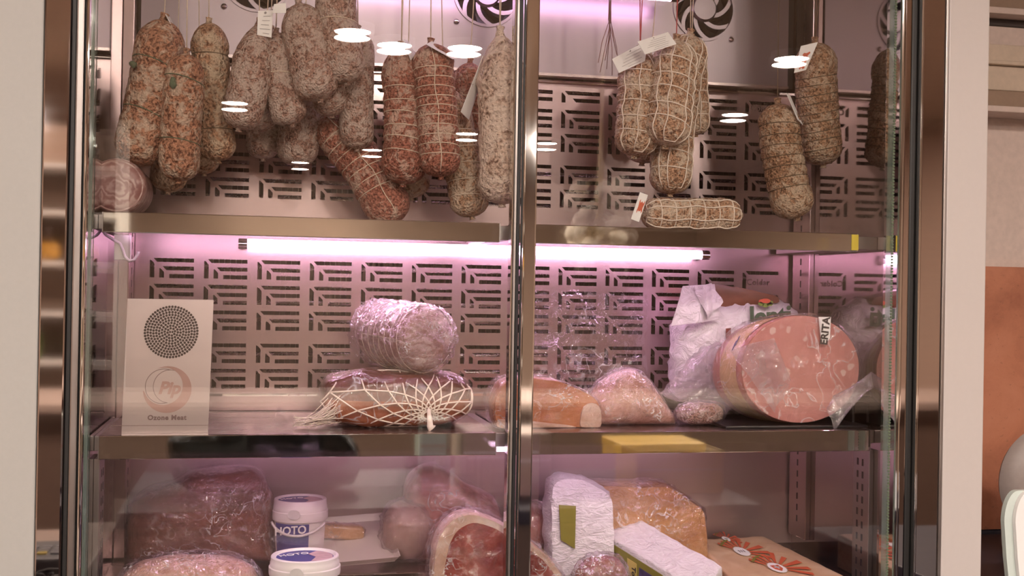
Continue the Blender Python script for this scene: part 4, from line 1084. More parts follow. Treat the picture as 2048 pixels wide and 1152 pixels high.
# two pancetta rolls in plastic, lying on the netted ham
pb = thing('pancetta_roll', 'pale tied pancetta roll in plastic on top of the netted ham, end towards the viewer', 'pancetta', at(850, 745, 0.18), 'pancetta rolls on the netted ham')
EY0, EY1 = 0.12, 0.29
for (nm, lab, cx, cy, r, dx, ya, yb) in ((None, None, 862, 680, 66, -92, 0.125, 0.30),):
    c0 = at(cx, cy, ya); k = mpp(c0); rr = r * k
    axd = V3((dx * k, yb - ya, 0.010)); Ln = axd.length; axn = axd.normalized()
    e1_ = V3((0, 0, 1)).cross(axn).normalized(); e2_ = axn.cross(e1_)
    prof = [(0.002, -0.006), (rr * 0.45, -0.004), (rr * 0.85, 0.004), (rr * 0.98, 0.02), (rr * 1.0, 0.05), (rr, Ln - 0.03), (rr * 0.8, Ln), (0.002, Ln + 0.006)]
    g = G().lathe(c0, prof, 44, tuple(axn), tuple(e1_), tuple(e2_))
    for i, p in enumerate(g.v): g.v[i] = p + (p - c0).normalized() * 0.0025 * fbm(p, 26, 3)
    g.build('roll', 'pancetta_skin', pb, True)
    path = []
    for j in range(7):
        for i in range(25):
            a = 2 * math.pi * i / 24
            path.append(c0 + axn * (0.02 + 0.021 * j + 0.002 * math.sin(a * 2 + j)) + (e1_ * math.cos(a) + e2_ * math.sin(a)) * (rr + 0.0025))
    G().tube(path, 0.0008, 5).build('twine', 'twine_white', pb, True)
    g = G().lathe(c0 - axn * 0.004, [(0.002, -0.012), (rr * 0.5, -0.010), (rr * 0.92, 0.0), (rr * 1.07, 0.02), (rr * 1.05, 0.08), (rr * 1.05, Ln)], 64, tuple(axn), tuple(e1_), tuple(e2_), close=False)
    g2 = G()
    # finer, crumpled film
    n = 64; rows = []
    for t_ in range(31):
        q = t_ / 30; h = -0.012 + (Ln + 0.012) * q ** 1.6
        import bisect
        pr_ = [(0.002, -0.012), (rr * 0.5, -0.010), (rr * 0.94, 0.0), (rr * 1.07, 0.02), (rr * 1.05, 0.08), (rr * 1.05, Ln + 0.01)]
        rad = pr_[-1][0]
        for a_, b_ in zip(pr_, pr_[1:]):
            if a_[1] <= h <= b_[1]: rad = a_[0] + (b_[0] - a_[0]) * (h - a_[1]) / (b_[1] - a_[1] + 1e-9); break
        for i in range(n):
            a = 2 * math.pi * i / n
            p = c0 + axn * h + (e1_ * math.cos(a) + e2_ * math.sin(a)) * rad
            p += (p - c0 - axn * 0.1).normalized() * 0.005 * max(0, ridge(p, 45, 9)) ** 3 + axn * -0.004 * max(0, ridge(p, 60, 4)) ** 2
            g2.v.append(p)
    for t_ in range(30):
        for i in range(n):
            l = (i + 1) % n; g2.f.append((t_ * n + i, t_ * n + l, (t_ + 1) * n + l, (t_ + 1) * n + i))
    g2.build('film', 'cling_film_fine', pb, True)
pb2 = thing('pancetta_roll', 'pinkish tied pancetta roll lying behind and left of the plastic-wrapped one', 'pancetta', at(790, 742, 0.27), 'pancetta rolls on the netted ham')
ca, cb_ = at(784, 684, 0.20), at(820, 676, 0.36)
rr = 52 * mpp(ca); axn = (cb_ - ca).normalized(); e1_ = V3((0, 0, 1)).cross(axn).normalized(); e2_ = axn.cross(e1_)
g = G().lathe(ca, [(0.002, -0.004), (rr * 0.7, -0.001), (rr * 0.96, 0.012), (rr, 0.03), (rr, 0.13), (rr * 0.8, 0.16), (0.002, 0.165)], 40, tuple(axn), tuple(e1_), tuple(e2_))
for i, p in enumerate(g.v): g.v[i] = p + (p - ca).normalized() * 0.0025 * fbm(p, 26, 8)
g.build('roll', 'pancetta_skin', pb2, True)
path = []
for j in range(7):
    for i in range(25):
        a = 2 * math.pi * i / 24
        path.append(ca + axn * (0.014 + 0.019 * j) + (e1_ * math.cos(a) + e2_ * math.sin(a)) * (rr + 0.0022))
G().tube(path, 0.0008, 5).build('twine', 'twine_white', pb2, True)

# netted ham
hc = at(792, 800, 0.20); k = mpp(hc)
hx, hz_ = 148 * k, (at(792, 740, 0.20).z - ZS) / 2
hc = V3((hc.x, 0.20, ZS + hz_)); hy = 0.088
nh = thing('netted_ham', 'dark smoked ham in a knotted white string net on the middle shelf', 'ham', (hc.x, hc.y, ZS))
v, f = blob(hc, (hx, 0, 0), (0, hy, 0), (0, 0, hz_), 0.55, 0.75, 0.006, 16, 4, 56, 30, zmin=ZS + 0.001)
low = G(); up_ = G()
nu = 56
lf = [q for q in f if sum(v[i].z for i in q) / 4 < ZS + hz_ * 1.02]; uf = [q for q in f if sum(v[i].z for i in q) / 4 >= ZS + hz_ * 1.02]
low.add(v, lf).build('lower_half', 'speck_side', nh, True)
up_.add([p + (V3((0, 0, 0.002)) if p.z > ZS + hz_ * 1.02 else V3((0, 0, 0))) for p in v], uf).build('upper_half', 'ham_dark', nh, True)
v, f = blob(hc, (hx * 1.01, 0, 0), (0, hy * 1.02, 0), (0, 0, hz_ * 1.01), 0.55, 0.75, 0.006, 16, 4, 72, 36, 0.003, 40, zmin=ZS, grow=0.001)
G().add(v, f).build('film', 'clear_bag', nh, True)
def ham_front(x, z):
    """front surface of the ham over a point of the picture plane (world x, z); wraps round at the outline"""
    u = (x - hc.x) / (hx * 1.03); q = (z - hc.z) / (hz_ * 1.05)
    m_ = (abs(u) ** 2.6 + abs(q) ** 2.6) ** (1 / 2.6)
    if m_ > 0.985:
        u /= m_ / 0.985; q /= m_ / 0.985; m_ = 0.985
    d = max(0.02, 1 - m_ ** 3.0) ** 0.42
    return V3((hc.x + u * hx * 1.03, hc.y - hy * 1.05 * d - 0.004, max(ZS + 0.002, hc.z + q * hz_ * 1.05)))
kn = at(857, 836, 0.105); NR, NA = 10, 17
def node(j, i):
    r = 0.007 * (1.42 ** j); a = 2 * math.pi * (i + 0.5 * (j % 2)) / NA + 0.1
    return ham_front(kn.x + r * math.cos(a) * 1.15, kn.z + r * math.sin(a) * 0.95 + 0.004)
net = G(); seen = set()
for j in range(NR):
    for i in range(NA):
        for (jj, ii) in ((j + 1, i if j % 2 else i), (j + 1, (i + 1) if j % 2 else i - 1)):
            a_, b_ = node(j, i), node(jj, ii)
            if (a_ - b_).length < 0.002 or (a_ - b_).length > 0.16: continue
            n_ = 5 if (a_ - b_).length > 0.015 else 2
            pts = []
            for q in range(n_ + 1):
                p = a_.lerp(b_, q / n_); s_ = ham_front(p.x, p.z); pts.append(V3((p.x, min(p.y, s_.y), p.z)))
            net.tube(pts, 0.0015, 5)
tag(net.build('net', 'net_cord', nh, True), kind='stuff')
g = G()
g.tube([kn + V3((0, -0.004, 0.018)), kn + V3((0.001, -0.008, 0.0)), kn + V3((0.002, -0.010, -0.014)), V3((kn.x + 0.006, kn.y - 0.010, ZS + 0.004))], [0.003, 0.005, 0.006, 0.009], 10)
g.build('net_knot', 'net_cord', nh, True)
fr_ = G(); rnd = random.Random(5)
for i in range(70):
    p0 = at(680 + rnd.uniform(-25, 15), 815 + rnd.uniform(-25, 30), 0.15 + rnd.uniform(-.03, .03)); p1 = at(640 + rnd.uniform(-30, 20), 842 + rnd.uniform(-8, 12), 0.14 + rnd.uniform(-.03, .03)); p2 = at(600 + rnd.uniform(-15, 35), 848 + rnd.uniform(-14, 8), 0.14 + rnd.uniform(-.02, .02))
    for p in (p0, p1, p2): p.z = max(p.z, ZS + 0.002)
    pts = [p0.lerp(p1, q) .lerp(p1.lerp(p2, q), q) + V3((rnd.gauss(0, .001), rnd.gauss(0, .001), abs(rnd.gauss(0, .001)))) for q in [k_ / 6 for k_ in range(7)]]
    fr_.tube(pts, 0.0007, 4)
tag(fr_.build('net_tail', 'net_cord', nh, True), kind='stuff')

# speck wedge in film
def outline_block(th, pts, Y0, Y1, nm, mat, shiftx=0.0, scale_back=0.94, smooth=True, zmin=None, rows=7, grow=0.0, amp=0.0, seed=0, crinkle=0.0, round_=0.012):
    """a solid with the outline seen in the picture, rounded at front and back"""
    P = [at(x, y, Y0) for x, y in pts]
    # resample
    Q = []
    n = len(P)
    for i in range(n):
        a_, b_ = P[i], P[(i + 1) % n]
        m_ = max(2, int((a_ - b_).length / 0.008))
        for q in range(m_): Q.append(a_.lerp(b_, q / m_))
    for _ in range(2): Q = [(Q[i - 1] + Q[i] * 2 + Q[(i + 1) % len(Q)]) / 4 for i in range(len(Q))]
    c = sum(Q, V3()) / len(Q); n = len(Q)
    prof = [(0.0, 0.0), (0.35, -0.0), (0.7, 0.0), (0.90, 0.08 * round_ * 10 / 10)]
    D = Y1 - Y0
    prof = [(0.02, 0.0), (0.5, 0.0), (0.85, 0.001), (1 - round_ * 2, round_ * 0.15), (1.0, round_), (1.0, D * 0.5), (scale_back, D - round_), (scale_back * 0.85, D), (0.02, D)]
    if round_ >= 0.03:
        prof = [(0.02, 0.0), (0.3, 0.06 * round_), (0.5, 0.16 * round_), (0.7, 0.34 * round_), (0.85, 0.6 * round_), (0.95, 0.95 * round_), (1.0, 1.4 * round_), (1.0, D * 0.6), (scale_back, D - round_ * 0.5), (scale_back * 0.8, D), (0.02, D)]
    v = []
    for s_, d in prof:
        for p in Q:
            w_ = c + (p - c) * s_; w_ = V3((w_.x + shiftx * d / D, Y0 + d, w_.z))
            o = (p - c).normalized() * (grow if s_ > 0.5 else 0) + V3((0, -grow if d < round_ else 0, 0))
            if amp: o += (p - c).normalized() * amp * fbm(w_, 18, seed) * s_
            if crinkle: o += (V3((0, -1, 0)) if d < round_ else (p - c).normalized()) * crinkle * max(0, ridge(w_, 48, seed)) ** 3
            w_ = w_ + o
            if zmin is not None and w_.z < zmin: w_.z = zmin
            v.append(w_)
    f = []
    for i in range(len(prof) - 1):
        for k_ in range(n):
            l = (k_ + 1) % n; f.append((i * n + k_, i * n + l, (i + 1) * n + l, (i + 1) * n + k_))
    f.append(tuple(range(n))); f.append(tuple((len(prof) - 1) * n + k_ for k_ in range(n)))
    return G().add(v, f).build(nm, mat, th, smooth, auto=0.9)

sw = thing('speck_piece', 'orange-brown smoked speck wedge with white fat in film behind the middle stile', 'speck', (at(1095, 855, 0.14).x, 0.16, ZS))
SO = [(992, 856), (988, 800), (1010, 762), (1060, 754), (1120, 762), (1170, 782), (1200, 802), (1204, 856)]
outline_block(sw, SO, 0.125, 0.24, 'lean', 'speck_orange', zmin=ZS + 0.001, amp=0.002)
outline_block(sw, [(990, 857), (990, 838), (1060, 842), (1150, 852), (1160, 858)], 0.120, 0.20, 'fat_edge', 'fat_white', zmin=ZS + 0.001)
outline_block(sw, [(1158, 857), (1166, 812), (1186, 802), (1203, 812), (1205, 857)], 0.1185, 0.20, 'fat_end', 'fat_white', zmin=ZS + 0.001)
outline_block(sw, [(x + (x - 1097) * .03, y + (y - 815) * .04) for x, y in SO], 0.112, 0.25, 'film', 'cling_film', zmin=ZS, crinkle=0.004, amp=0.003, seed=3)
LDO = [(1188, 856), (1192, 815), (1212, 776), (1246, 746), (1282, 740), (1316, 768), (1350, 812), (1368, 840), (1368, 856)]
lw_ = thing('lardo_piece', 'pale pink lardo in crinkled film between speck wedge and white bag', 'lardo', (at(1280, 850, 0.15).x, 0.19, ZS))
outline_block(lw_, LDO, 0.140, 0.25, 'meat', 'lardo_pink', zmin=ZS + 0.001, amp=0.006, seed=5, round_=0.035)
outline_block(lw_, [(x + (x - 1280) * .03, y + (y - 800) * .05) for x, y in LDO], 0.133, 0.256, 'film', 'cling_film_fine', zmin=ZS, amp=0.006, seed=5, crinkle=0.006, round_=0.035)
wrapped('sausage_end', 'small mouldy sausage end in film left of the mortadella', 'sausage', (1352, 806, 1446, 848), 0.16, 0.035, 'salami_dusty', 'cling_film', 0.8, 0.8, 0.004, 30, 6, ZS, 0.003)

# white bag with printed name
lb = thing('ham_bag', 'white printed ham bag with green lettering and clover behind the mortadella', 'ham', at(1480, 815, 0.33))
LO = [(1374, 800), (1366, 740), (1372, 660), (1392, 606), (1440, 590), (1500, 588), (1566, 596), (1612, 622), (1632, 680), (1640, 760), (1636, 812), (1500, 822)]
outline_block(lb, LO, 0.285, 0.42, 'bag_body', 'bag_white', zmin=ZS + 0.012, amp=0.006, seed=2, crinkle=0.005, round_=0.03)
outline_block(lb, [(1398, 600), (1408, 574), (1440, 568), (1500, 580), (1560, 592), (1566, 606), (1480, 612), (1420, 625)], 0.30, 0.40, 'exposed_rind', 'ham_brown', amp=0.004)
# folded flap
fl = G()
fl.add(*quadgrid(at(1366, 572, 0.275), at(1430, 568, 0.275), at(1440, 640, 0.268), at(1342, 652, 0.27), 14, 12, lambda a, b, p: V3((0, 0.006 * math.sin(a * 9) * b + 0.004 * fbm(p, 40), 0))))
fl.build('flap', 'bag_white', lb, True)
fl = G()
fl.add(*quadgrid(at(1388, 574, 0.262), at(1424, 566, 0.262), at(1446, 604, 0.262), at(1416, 638, 0.262), 12, 10, lambda a, b, p: V3((0, 0.005 * math.sin(a * 7 + b * 5) + 0.004 * fbm(p, 50), 0))))
fl.build('flap', 'bag_white', lb, True)
lettering('lenti', 0.062, 'print_green', lb, at(1541, 634, 0.279), (1, 0, 0.06), (-0.04, 0, 1), thick=0.0016, bold=0.0016, space=0.92)
cv = at(1531, 606, 0.279)
clo = link('clover', None, lb, cv)
for i in range(6):
    a = math.pi * (0.06 + 0.36 * i) ; dd = V3((math.cos(a) * 0.0110, 0, math.sin(a) * 0.0050))
    G().lathe(cv + dd, [(0.001, -0.0006), (0.0070, -0.0006), (0.0070, 0.0006)], 14, (0, 1, 0), (1, 0, 0), (0, 0, 0.65)).build('petal', 'clover_red' if 0.9 < (a / math.pi * 1.0) % 2 * 1.0 + 0.3 < 1.35 and math.sin(a) > 0.6 else 'clover_green', clo)
G().lathe(cv + V3((0, -0.0008, 0.0045)), [(0.001, -0.0006), (0.011, -0.0006), (0.011, 0.0006)], 18, (0, 1, 0), (1, 0, 0), (0, 0, 0.45)).build('petal', 'clover_red', clo)
# narrow print stripe and small print on its front
G().poly([at(1452, 657, 0.279), at(1462, 656, 0.279), at(1462, 684, 0.279), at(1452, 686, 0.279)], (0, 0.001, 0)).build('print_stripe', 'bag_brown', lb)
# brown printed band on the side towards the steel wall
bx_ = at(1640, 700, 0.33).x + 0.004
sb = G().add(*quadgrid((bx_ - 0.006, 0.29, 1.33), (bx_ + 0.004, 0.41, 1.33), (bx_ + 0.002, 0.41, 1.42), (bx_ - 0.010, 0.29, 1.42), 6, 6)).build('side_band', 'bag_brown', lb)
lettering('nale', 0.045, 'bag_white', sb, (bx_ + 0.006, 0.35, 1.385), (0.08, 1, 0), (0, 0, 1), shear=0.3)
# clear bag slumped in front of it
cbg = thing('clear_plastic_bag', 'slumped empty clear plastic bag between lardo and mortadella', 'bag', (at(1420, 830, 0.22).x, 0.22, ZS))
outline_block(cbg, [(1334, 792), (1372, 752), (1420, 700), (1450, 690), (1486, 720), (1490, 812), (1440, 828), (1380, 806)], 0.20, 0.27, 'film', 'milky_bag', zmin=ZS + 0.004, amp=0.008, crinkle=0.008, seed=11)

# mortadella
tr_ = thing('black_tray', 'black plastic tray under the mortadella', 'tray', (at(1610, 855, 0.15).x, 0.17, ZS))
txa, txb = at(1446, 850, 0.10).x, XR - 0.013
G().box(txa, txb, 0.085, 0.30, ZS, ZS + 0.006).build('tray_base', 'tray_black', tr_, bevel=0.002)
g = G()
G().box(txa, txb, 0.296, 0.302, ZS, ZS + 0.045).build('tray_side', 'tray_black', tr_, bevel=0.002)
G().box(txb - 0.006, txb, 0.14, 0.296, ZS, ZS + 0.045).build('tray_side', 'tray_black', tr_, bevel=0.002)
MC = at(1602, 742, 0.105); k = mpp(MC)
ma, mb = 134 * k, (at(1598, 630, 0.105).z - ZS - 0.008) / 2
MC.z = ZS + 0.008 + mb
mo = thing('mortadella', 'large cut pink mortadella with white fat spots in clear wrap', 'mortadella', (MC.x, 0.16, ZS + 0.006))
sh_ = V3((-0.032, 0.13, -0.012))
def mring(s, t, g_=0.0, n=64):
    c = MC + sh_ * t
    out = []
    for i in range(n):
        a = 2 * math.pi * i / n
        x = spow(math.cos(a), 0.97); z = spow(math.sin(a), 0.97)
        w_ = c + V3((x * (ma * s + g_), 0.012 * x * s, z * (mb * s + g_ * (0.3 if z < 0 else 1)))); w_.z = max(w_.z, ZS + 0.0075); out.append(w_)
    return out
def loft(rows, cap0=True, cap1=True):
    n = len(rows[0]); g = G(); g.v = [p for r in rows for p in r]
    for i in range(len(rows) - 1):
        for k_ in range(n):
            l = (k_ + 1) % n; g.f.append((i * n + k_, i * n + l, (i + 1) * n + l, (i + 1) * n + k_))
    if cap0: g.f.append(tuple(range(n)))
    if cap1: g.f.append(tuple((len(rows) - 1) * n + k_ for k_ in range(n)))
    return g
loft([mring(0.985, 0.0), mring(1.0, 0.06), mring(0.95, 0.75), mring(0.86, 0.93), mring(0.7, 1.0), mring(0.05, 1.02)]).build('skin', 'mortadella_skin', mo, True, auto=0.8)
loft([[p + V3((0, -0.0015, 0)) for p in mring(s, 0.0)] for s in (0.03, 0.4, 0.8, 0.982)], True, False).build('cut_face', 'mortadella_face', mo, True)
loft([mring(1.0, 0.10, 0.0012), mring(1.0, 0.12, 0.0016), mring(0.97, 0.52, 0.0026), mring(0.97, 0.54, 0.0022)], False, False).build('paper_band', 'mortadella_band', mo, True)
bp = at(1502, 692, 0.115)
for i in range(2):
    G().obox(MC + sh_ * 0.3 + V3((-0.86 * ma - 0.007 + 0.007 * i, -0.012 + 0.0, 0.45 * mb + 0.010 * i)), (0.0025, 0.0035, 0.0012), (0.004, 0.0, 0.009), (0.0004, -0.0006, 0)).build('band_mark', 'label_blue', mo)
# label strip on the face
s0 = at(1637, 634, 0.098); s1_ = at(1662, 634, 0.098); s2_ = at(1660, 676, 0.098); s3_ = at(1650, 690, 0.098); s4_ = at(1642, 680, 0.098)
ls = G().poly([s0, s1_, s2_, s3_, s4_], (0, 0.0008, 0)).build('label_strip', 'card_white', mo)
lettering('ERITA', 0.0215, 'print_black', ls, at(1651, 662, 0.0965), (0.10, 0, 1), (-1, 0, 0.10), bold=0.0006)
# clear wrap with twisted end
rows = [mring(s_, t, gg, 96) for t, s_, gg in ((-0.04, 0.985, 0.0), (0.0, 0.995, 0.004), (0.2, 1.0, 0.005), (0.55, 0.98, 0.005), (0.8, 0.95, 0.005), (1.0, 0.86, 0.004))]
rows2 = [rows[0]]
for a_, b_ in zip(rows, rows[1:]):
    for q in (0.25, 0.5, 0.75, 1.0):
        rows2.append([(lambda w_: w_ + V3((0, -0.003 * max(0, ridge(w_, 30, 3)) ** 3, 0.003 * max(0, ridge(w_, 40, 2)) ** 3)))(p.lerp(o, q)) for p, o in zip(a_, b_)])
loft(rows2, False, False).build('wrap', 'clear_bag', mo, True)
folds = [((-.95, .35), (.75, -.35), .012), ((-.35, .55), (-.75, .0), .010), ((.25, .95), (.30, -.10), .010), ((-.2, -.25), (.55, -.85), .012), ((.30, -.10), (.95, -.25), .010), ((-.6, -.6), (-.1, -.9), .009), ((-.5, .9), (.1, .55), .010)]
def seg_d(x, y, a, b):
    dx, dy = b[0] - a[0], b[1] - a[1]; t = max(0, min(1, ((x - a[0]) * dx + (y - a[1]) * dy) / (dx * dx + dy * dy)))
    return math.hypot(x - a[0] - t * dx, y - a[1] - t * dy)
n = 56; g = G()
for j_ in range(n + 1):
    for i_ in range(n + 1):
        u, v_ = -1 + 2 * i_ / n, -1 + 2 * j_ / n
        x = u * math.sqrt(1 - v_ * v_ / 2); y = v_ * math.sqrt(1 - u * u / 2)
        h = 0.004 + 0.0015 * fbm(V3((x, 0, y)), 2.5, 4)
        for a_, b_, hh in folds: h += hh * max(0, 1 - seg_d(x, y, a_, b_) / 0.06) ** 1.5 * 0.55
        g.v.append(MC + V3((x * ma * 0.985, 0.012 * x - h - 0.004, y * mb * 0.985)))
for j_ in range(n):
    for i_ in range(n):
        q = j_ * (n + 1) + i_; g.f.append((q, q + 1, q + n + 2, q + n + 1))
g.build('face_film', 'clear_bag', mo, True)
# folded film corner over the left of the face, and the twisted tail at the right
fl = G().add(*quadgrid(at(1458, 700, 0.080), at(1545, 676, 0.074), at(1585, 760, 0.072), at(1548, 826, 0.078), 16, 14, lambda a, b, p: V3((0, -0.006 * math.sin(a * 8 + b * 3) - 0.005 * fbm(p, 40, 2), 0))))
fl.build('film_fold', 'milky_bag', mo, True)
rows = []
for i, (x, y, r) in enumerate(((1668, 826, 26), (1700, 796, 17), (1728, 772, 14), (1750, 756, 15), (1766, 748, 18))):
    c = at(x, y, 0.085 + 0.004 * i); k_ = mpp(c)
    rows.append([c + V3((0.5 * r * k_ * math.cos(a) * (1 + .3 * math.sin(3 * a + i)), 0.006 * math.sin(a), r * k_ * math.sin(a) * (1 + .3 * math.cos(4 * a + i)))) for a in [2 * math.pi * j / 20 for j in range(20)]])
loft(rows, False, False).build('film_tail', 'milky_bag', mo, True)
# crumpled clear film standing against the back panel
cf = thing('clear_film', 'crumpled clear film standing behind the speck wedge against the slotted panel', 'film', (at(1150, 790, 0.33).x, 0.33, ZS))
cf_g = G().add(*quadgrid(at(1040, 800, 0.30), at(1290, 800, 0.34), at(1300, 590, 0.37), at(1070, 575, 0.36), 40, 34, lambda a, b, p: V3((0.006 * fbm(p, 20, 4), 0.022 * fbm(p, 14, 6) + 0.008 * max(0, ridge(p, 34, 2)) ** 2, 0.006 * fbm(p, 20, 9)))))
for i, p in enumerate(cf_g.v):
    if p.z < ZS + 0.001: p.z = ZS + 0.001
    if p.y > 0.43: p.y = 0.43
cf_g.build('sheet', 'clear_bag', cf, True)

# ------------------------------------------------------------------ bottom compartment
ZR, ZF = 0.9505, 0.8805
def wrapped_outline(name, label, cat, pts, Y0, Y1, meat, film, zmin, seed, crinkle=0.005):
    xs = [p[0] for p in pts]; cx, cy = sum(xs) / len(xs), sum(p[1] for p in pts) / len(pts)
    th = thing(name, label, cat, (at(cx, cy, Y0).x, (Y0 + Y1) / 2, zmin))
    outline_block(th, pts, Y0 + 0.004, Y1 - 0.004, 'meat', meat, zmin=zmin + 0.001, amp=0.006, seed=seed, round_=0.03)
    outline_block(th, [(x + (x - cx) * .008, y + (y - cy) * .012) for x, y in pts], Y0, Y1, 'film', film, zmin=zmin, amp=0.006, seed=seed, crinkle=crinkle, round_=0.03)
    return th
wrapped_outline('wrapped_ham', 'big brown wrapped ham on the rear deck at the left', 'ham', [(252, 1130), (252, 1015), (290, 992), (345, 978), (376, 958), (430, 949), (500, 947), (530, 966), (543, 1010), (546, 1130)], 0.245, 0.42, 'ham_brown', 'cling_film', ZR, 21)
wrapped('wrapped_ham', 'pale wrapped ham in the front corner at the lower left', 'ham', (238, 1108, 518, 1200), 0.105, 0.062, 'lardo_pink', 'cling_film_fine', 0.7, 0.75, 0.005, 13, 22, ZF, 0.004)
wrapped_outline('wrapped_ham', 'dark pink wrapped ham standing behind the cut prosciutto', 'ham', [(822, 1130), (812, 1010), (818, 966), (846, 943), (876, 938), (908, 952), (950, 980), (1000, 1008), (1012, 1040), (1012, 1130)], 0.27, 0.42, 'ham_pinkish', 'clear_bag', ZR, 23, 0.006)
wrapped('wrapped_ham', 'pinkish wrapped ham piece half hidden behind the middle stile', 'ham', (1016, 1004, 1104, 1104), 0.36, 0.06, 'ham_pinkish', 'cling_film', 0.8, 0.8, 0.008, 14, 24, ZR, 0.004)
wrapped('bagged_poultry', 'pale bagged poultry between the white tray and the dark pink ham', 'poultry', (762, 1000, 862, 1110), 0.31, 0.055, 'poultry_pale', 'milky_bag', 0.85, 0.85, 0.010, 16, 25, ZR, 0.006)

def tub(name, label, cx, cy, rpx, Y, base, h_lid, body_mat, text, tsize, hnd):
    """round food tub: cx, cy = centre of the lid top in the picture"""
    c = at(cx, cy, Y); r = rpx * mpp(c); zt = c.z
    th = thing(name, label, 'tub', (c.x, Y, base), 'blue labelled food tubs')
    zl = zt - h_lid
    G().lathe((c.x, Y, base), [(r * 0.80, 0.0), (r * 0.82, 0.003), (r * 0.93, zl - base + 0.006), (r * 0.90, zl - base + 0.006)], 48).build('body', 'tub_white', th, True, auto=0.7)
    lid = G().lathe((c.x, Y, zl), [(r * 0.94, 0), (r * 0.99, 0.0), (r, 0.004), (r, h_lid * 0.42), (r * 0.965, h_lid * 0.46), (r * 0.965, h_lid * 0.66), (r * 0.945, h_lid * 0.72), (r * 0.945, h_lid * 0.95), (r * 0.92, h_lid), (r * 0.86, h_lid), (r * 0.84, h_lid - 0.004), (0.001, h_lid - 0.004)], 56).build('lid', 'tub_white', th, True, auto=0.6)
    def disc(pts, d, nm, mat): return G().poly([V3((c.x + x * r, Y + y * r, zt - 0.0036 + d)) for x, y in pts], (0, 0, -0.0003)).build(nm, mat, lid)
    n = 28
    disc([(0.80 * math.cos(a), 0.80 * math.sin(a)) for a in [2 * math.pi * i / n for i in range(n)]], 0.0, 'lid_label', 'label_blue')
    disc([(0.15, -0.60), (0.30, -0.1), (0.10, 0.30), (0.35, 0.65), (0.62, 0.48), (0.78, 0.12), (0.76, -0.22), (0.55, -0.56)], 0.0005, 'lid_picture', 'label_photo_pink')
    lettering('HOTO', r * 0.30, 'card_white', lid, (c.x - 0.30 * r, Y + 0.25 * r, zt - 0.0028), (1, 0.35, 0), (-0.35, 1, 0))
    # label sleeve round the front of the body
    v = []; f = []; n = 26
    z0, z1 = base + 0.006, zl - 0.003
    a0, a1 = (-2.75, -1.25) if hnd == 'rear' else (-2.2, -0.35)
    for i in range(n + 1):
        a = a0 + (a1 - a0) * i / n
        for z in (z0, z1):
            q = (z - base) / (zl - base); rr = r * (0.82 + 0.11 * q) + 0.0008
            v.append((c.x + rr * math.cos(a), Y + rr * math.sin(a), z))
    for i in range(n): f.append((2 * i, 2 * i + 2, 2 * i + 3, 2 * i + 1))
    lab = G().add(v, f).build('sleeve', body_mat, th, True)
    aa = -1.95 if hnd == 'rear' else -1.00
    rr = r * 0.93 + 0.002
    ctr = V3((c.x + rr * math.cos(aa), Y + rr * math.sin(aa), z1 - tsize * 0.55))
    lettering(text, tsize, 'card_white', lab, ctr, (-math.sin(aa), math.cos(aa), 0.12), (0, 0, 1), bold=0.0004)
    hp = []
    for i in range(21):
        a = (-2.9 + 2.3 * i / 20) if hnd == 'rear' else (-2.9 + 1.25 * i / 20)
        drop = 0.020 * math.sin(math.pi * i / 20) + 0.004
        hp.append((c.x + (r * 1.02 + 0.001) * math.cos(a), Y + (r * 1.02 + 0.001) * math.sin(a), zl - drop))
    G().tube(hp, 0.0028, 6).build('handle', 'handle_clear', th, True)
    G().lathe((c.x - 0.25 * r, Y - 0.985 * r, zl + h_lid * 0.42), [(0.0005, -0.001), (0.012, -0.001), (0.012, 0.001)], 16, (0.25, 1, 0), (1, -0.25, 0), (0, 0, 0.8)).build('seal_tab', 'handle_clear', th)
    return th
plain('label_photo_pink', (0.60, 0.40, 0.42), 0.4, 0, 0.2, 60)
tub('food_tub', 'white tub with blue label standing on the rear deck left of the tray', 601, 996, 55, 0.285, ZR, 0.040, 'label_blue', 'HOTO', 0.022, 'rear')
tub('food_tub', 'white lidded tub with blue label and white lettering at the bottom edge', 610, 1109, 71, 0.108, ZF, 0.034, 'label_blue', 'HOTO', 0.030, 'front')

# white tray with a butter roll
ty = thing('serving_tray', 'white tilted plastic tray holding a butter roll on the rear deck', 'tray', at(715, 1125, 0.26))
T = [at(640, 1050, 0.40), at(764, 1040, 0.40), at(790, 1120, 0.245), at(632, 1134, 0.245)]
for p in T: p.z = max(p.z, ZR + 0.004)
nrm = (T[1] - T[0]).cross(T[3] - T[0]).normalized()
if nrm.z < 0: nrm = -nrm
g = G(); g.add(T + [p - nrm * 0.003 for p in T], [(0, 1, 2, 3), (7, 6, 5, 4), (0, 4, 5, 1), (1, 5, 6, 2), (2, 6, 7, 3), (3, 7, 4, 0)])
g.build('tray_base', 'tray_white', ty)
for i in range(4):
    a_, b_ = T[i], T[(i + 1) % 4]; ctr = (T[0] + T[2]) / 2
    od = ((a_ + b_) / 2 - ctr); od = (od - nrm * od.dot(nrm)).normalized()
    q = [a_, b_, b_ + od * 0.008 + nrm * 0.012 + (b_ - a_).normalized() * 0.006, a_ + od * 0.008 + nrm * 0.012 - (b_ - a_).normalized() * 0.006]
    G().poly(q, od * 0.002).build('tray_rim', 'tray_white', ty)
br = thing('butter_roll', 'yellowish butter roll in film lying on the white tray', 'butter', at(690, 1080, 0.33))
bc = at(682, 1066, 0.345); bl_ = 46 * mpp(bc); bq = 15 * mpp(bc)
v, f = blob(bc + nrm * 0.004, (bl_, 0, -0.004), (0, bq, 0), (0, 0, bq), 0.5, 0.5, 0.002, 40, 3, 32, 18)
G().add(v, f).build('roll', 'butter_roll', br, True)
v, f = blob(bc + nrm * 0.004, (bl_ * 1.02, 0, -0.004), (0, bq, 0), (0, 0, bq), 0.5, 0.5, 0.002, 40, 3, 48, 26, 0.002, 60, grow=0.0012)
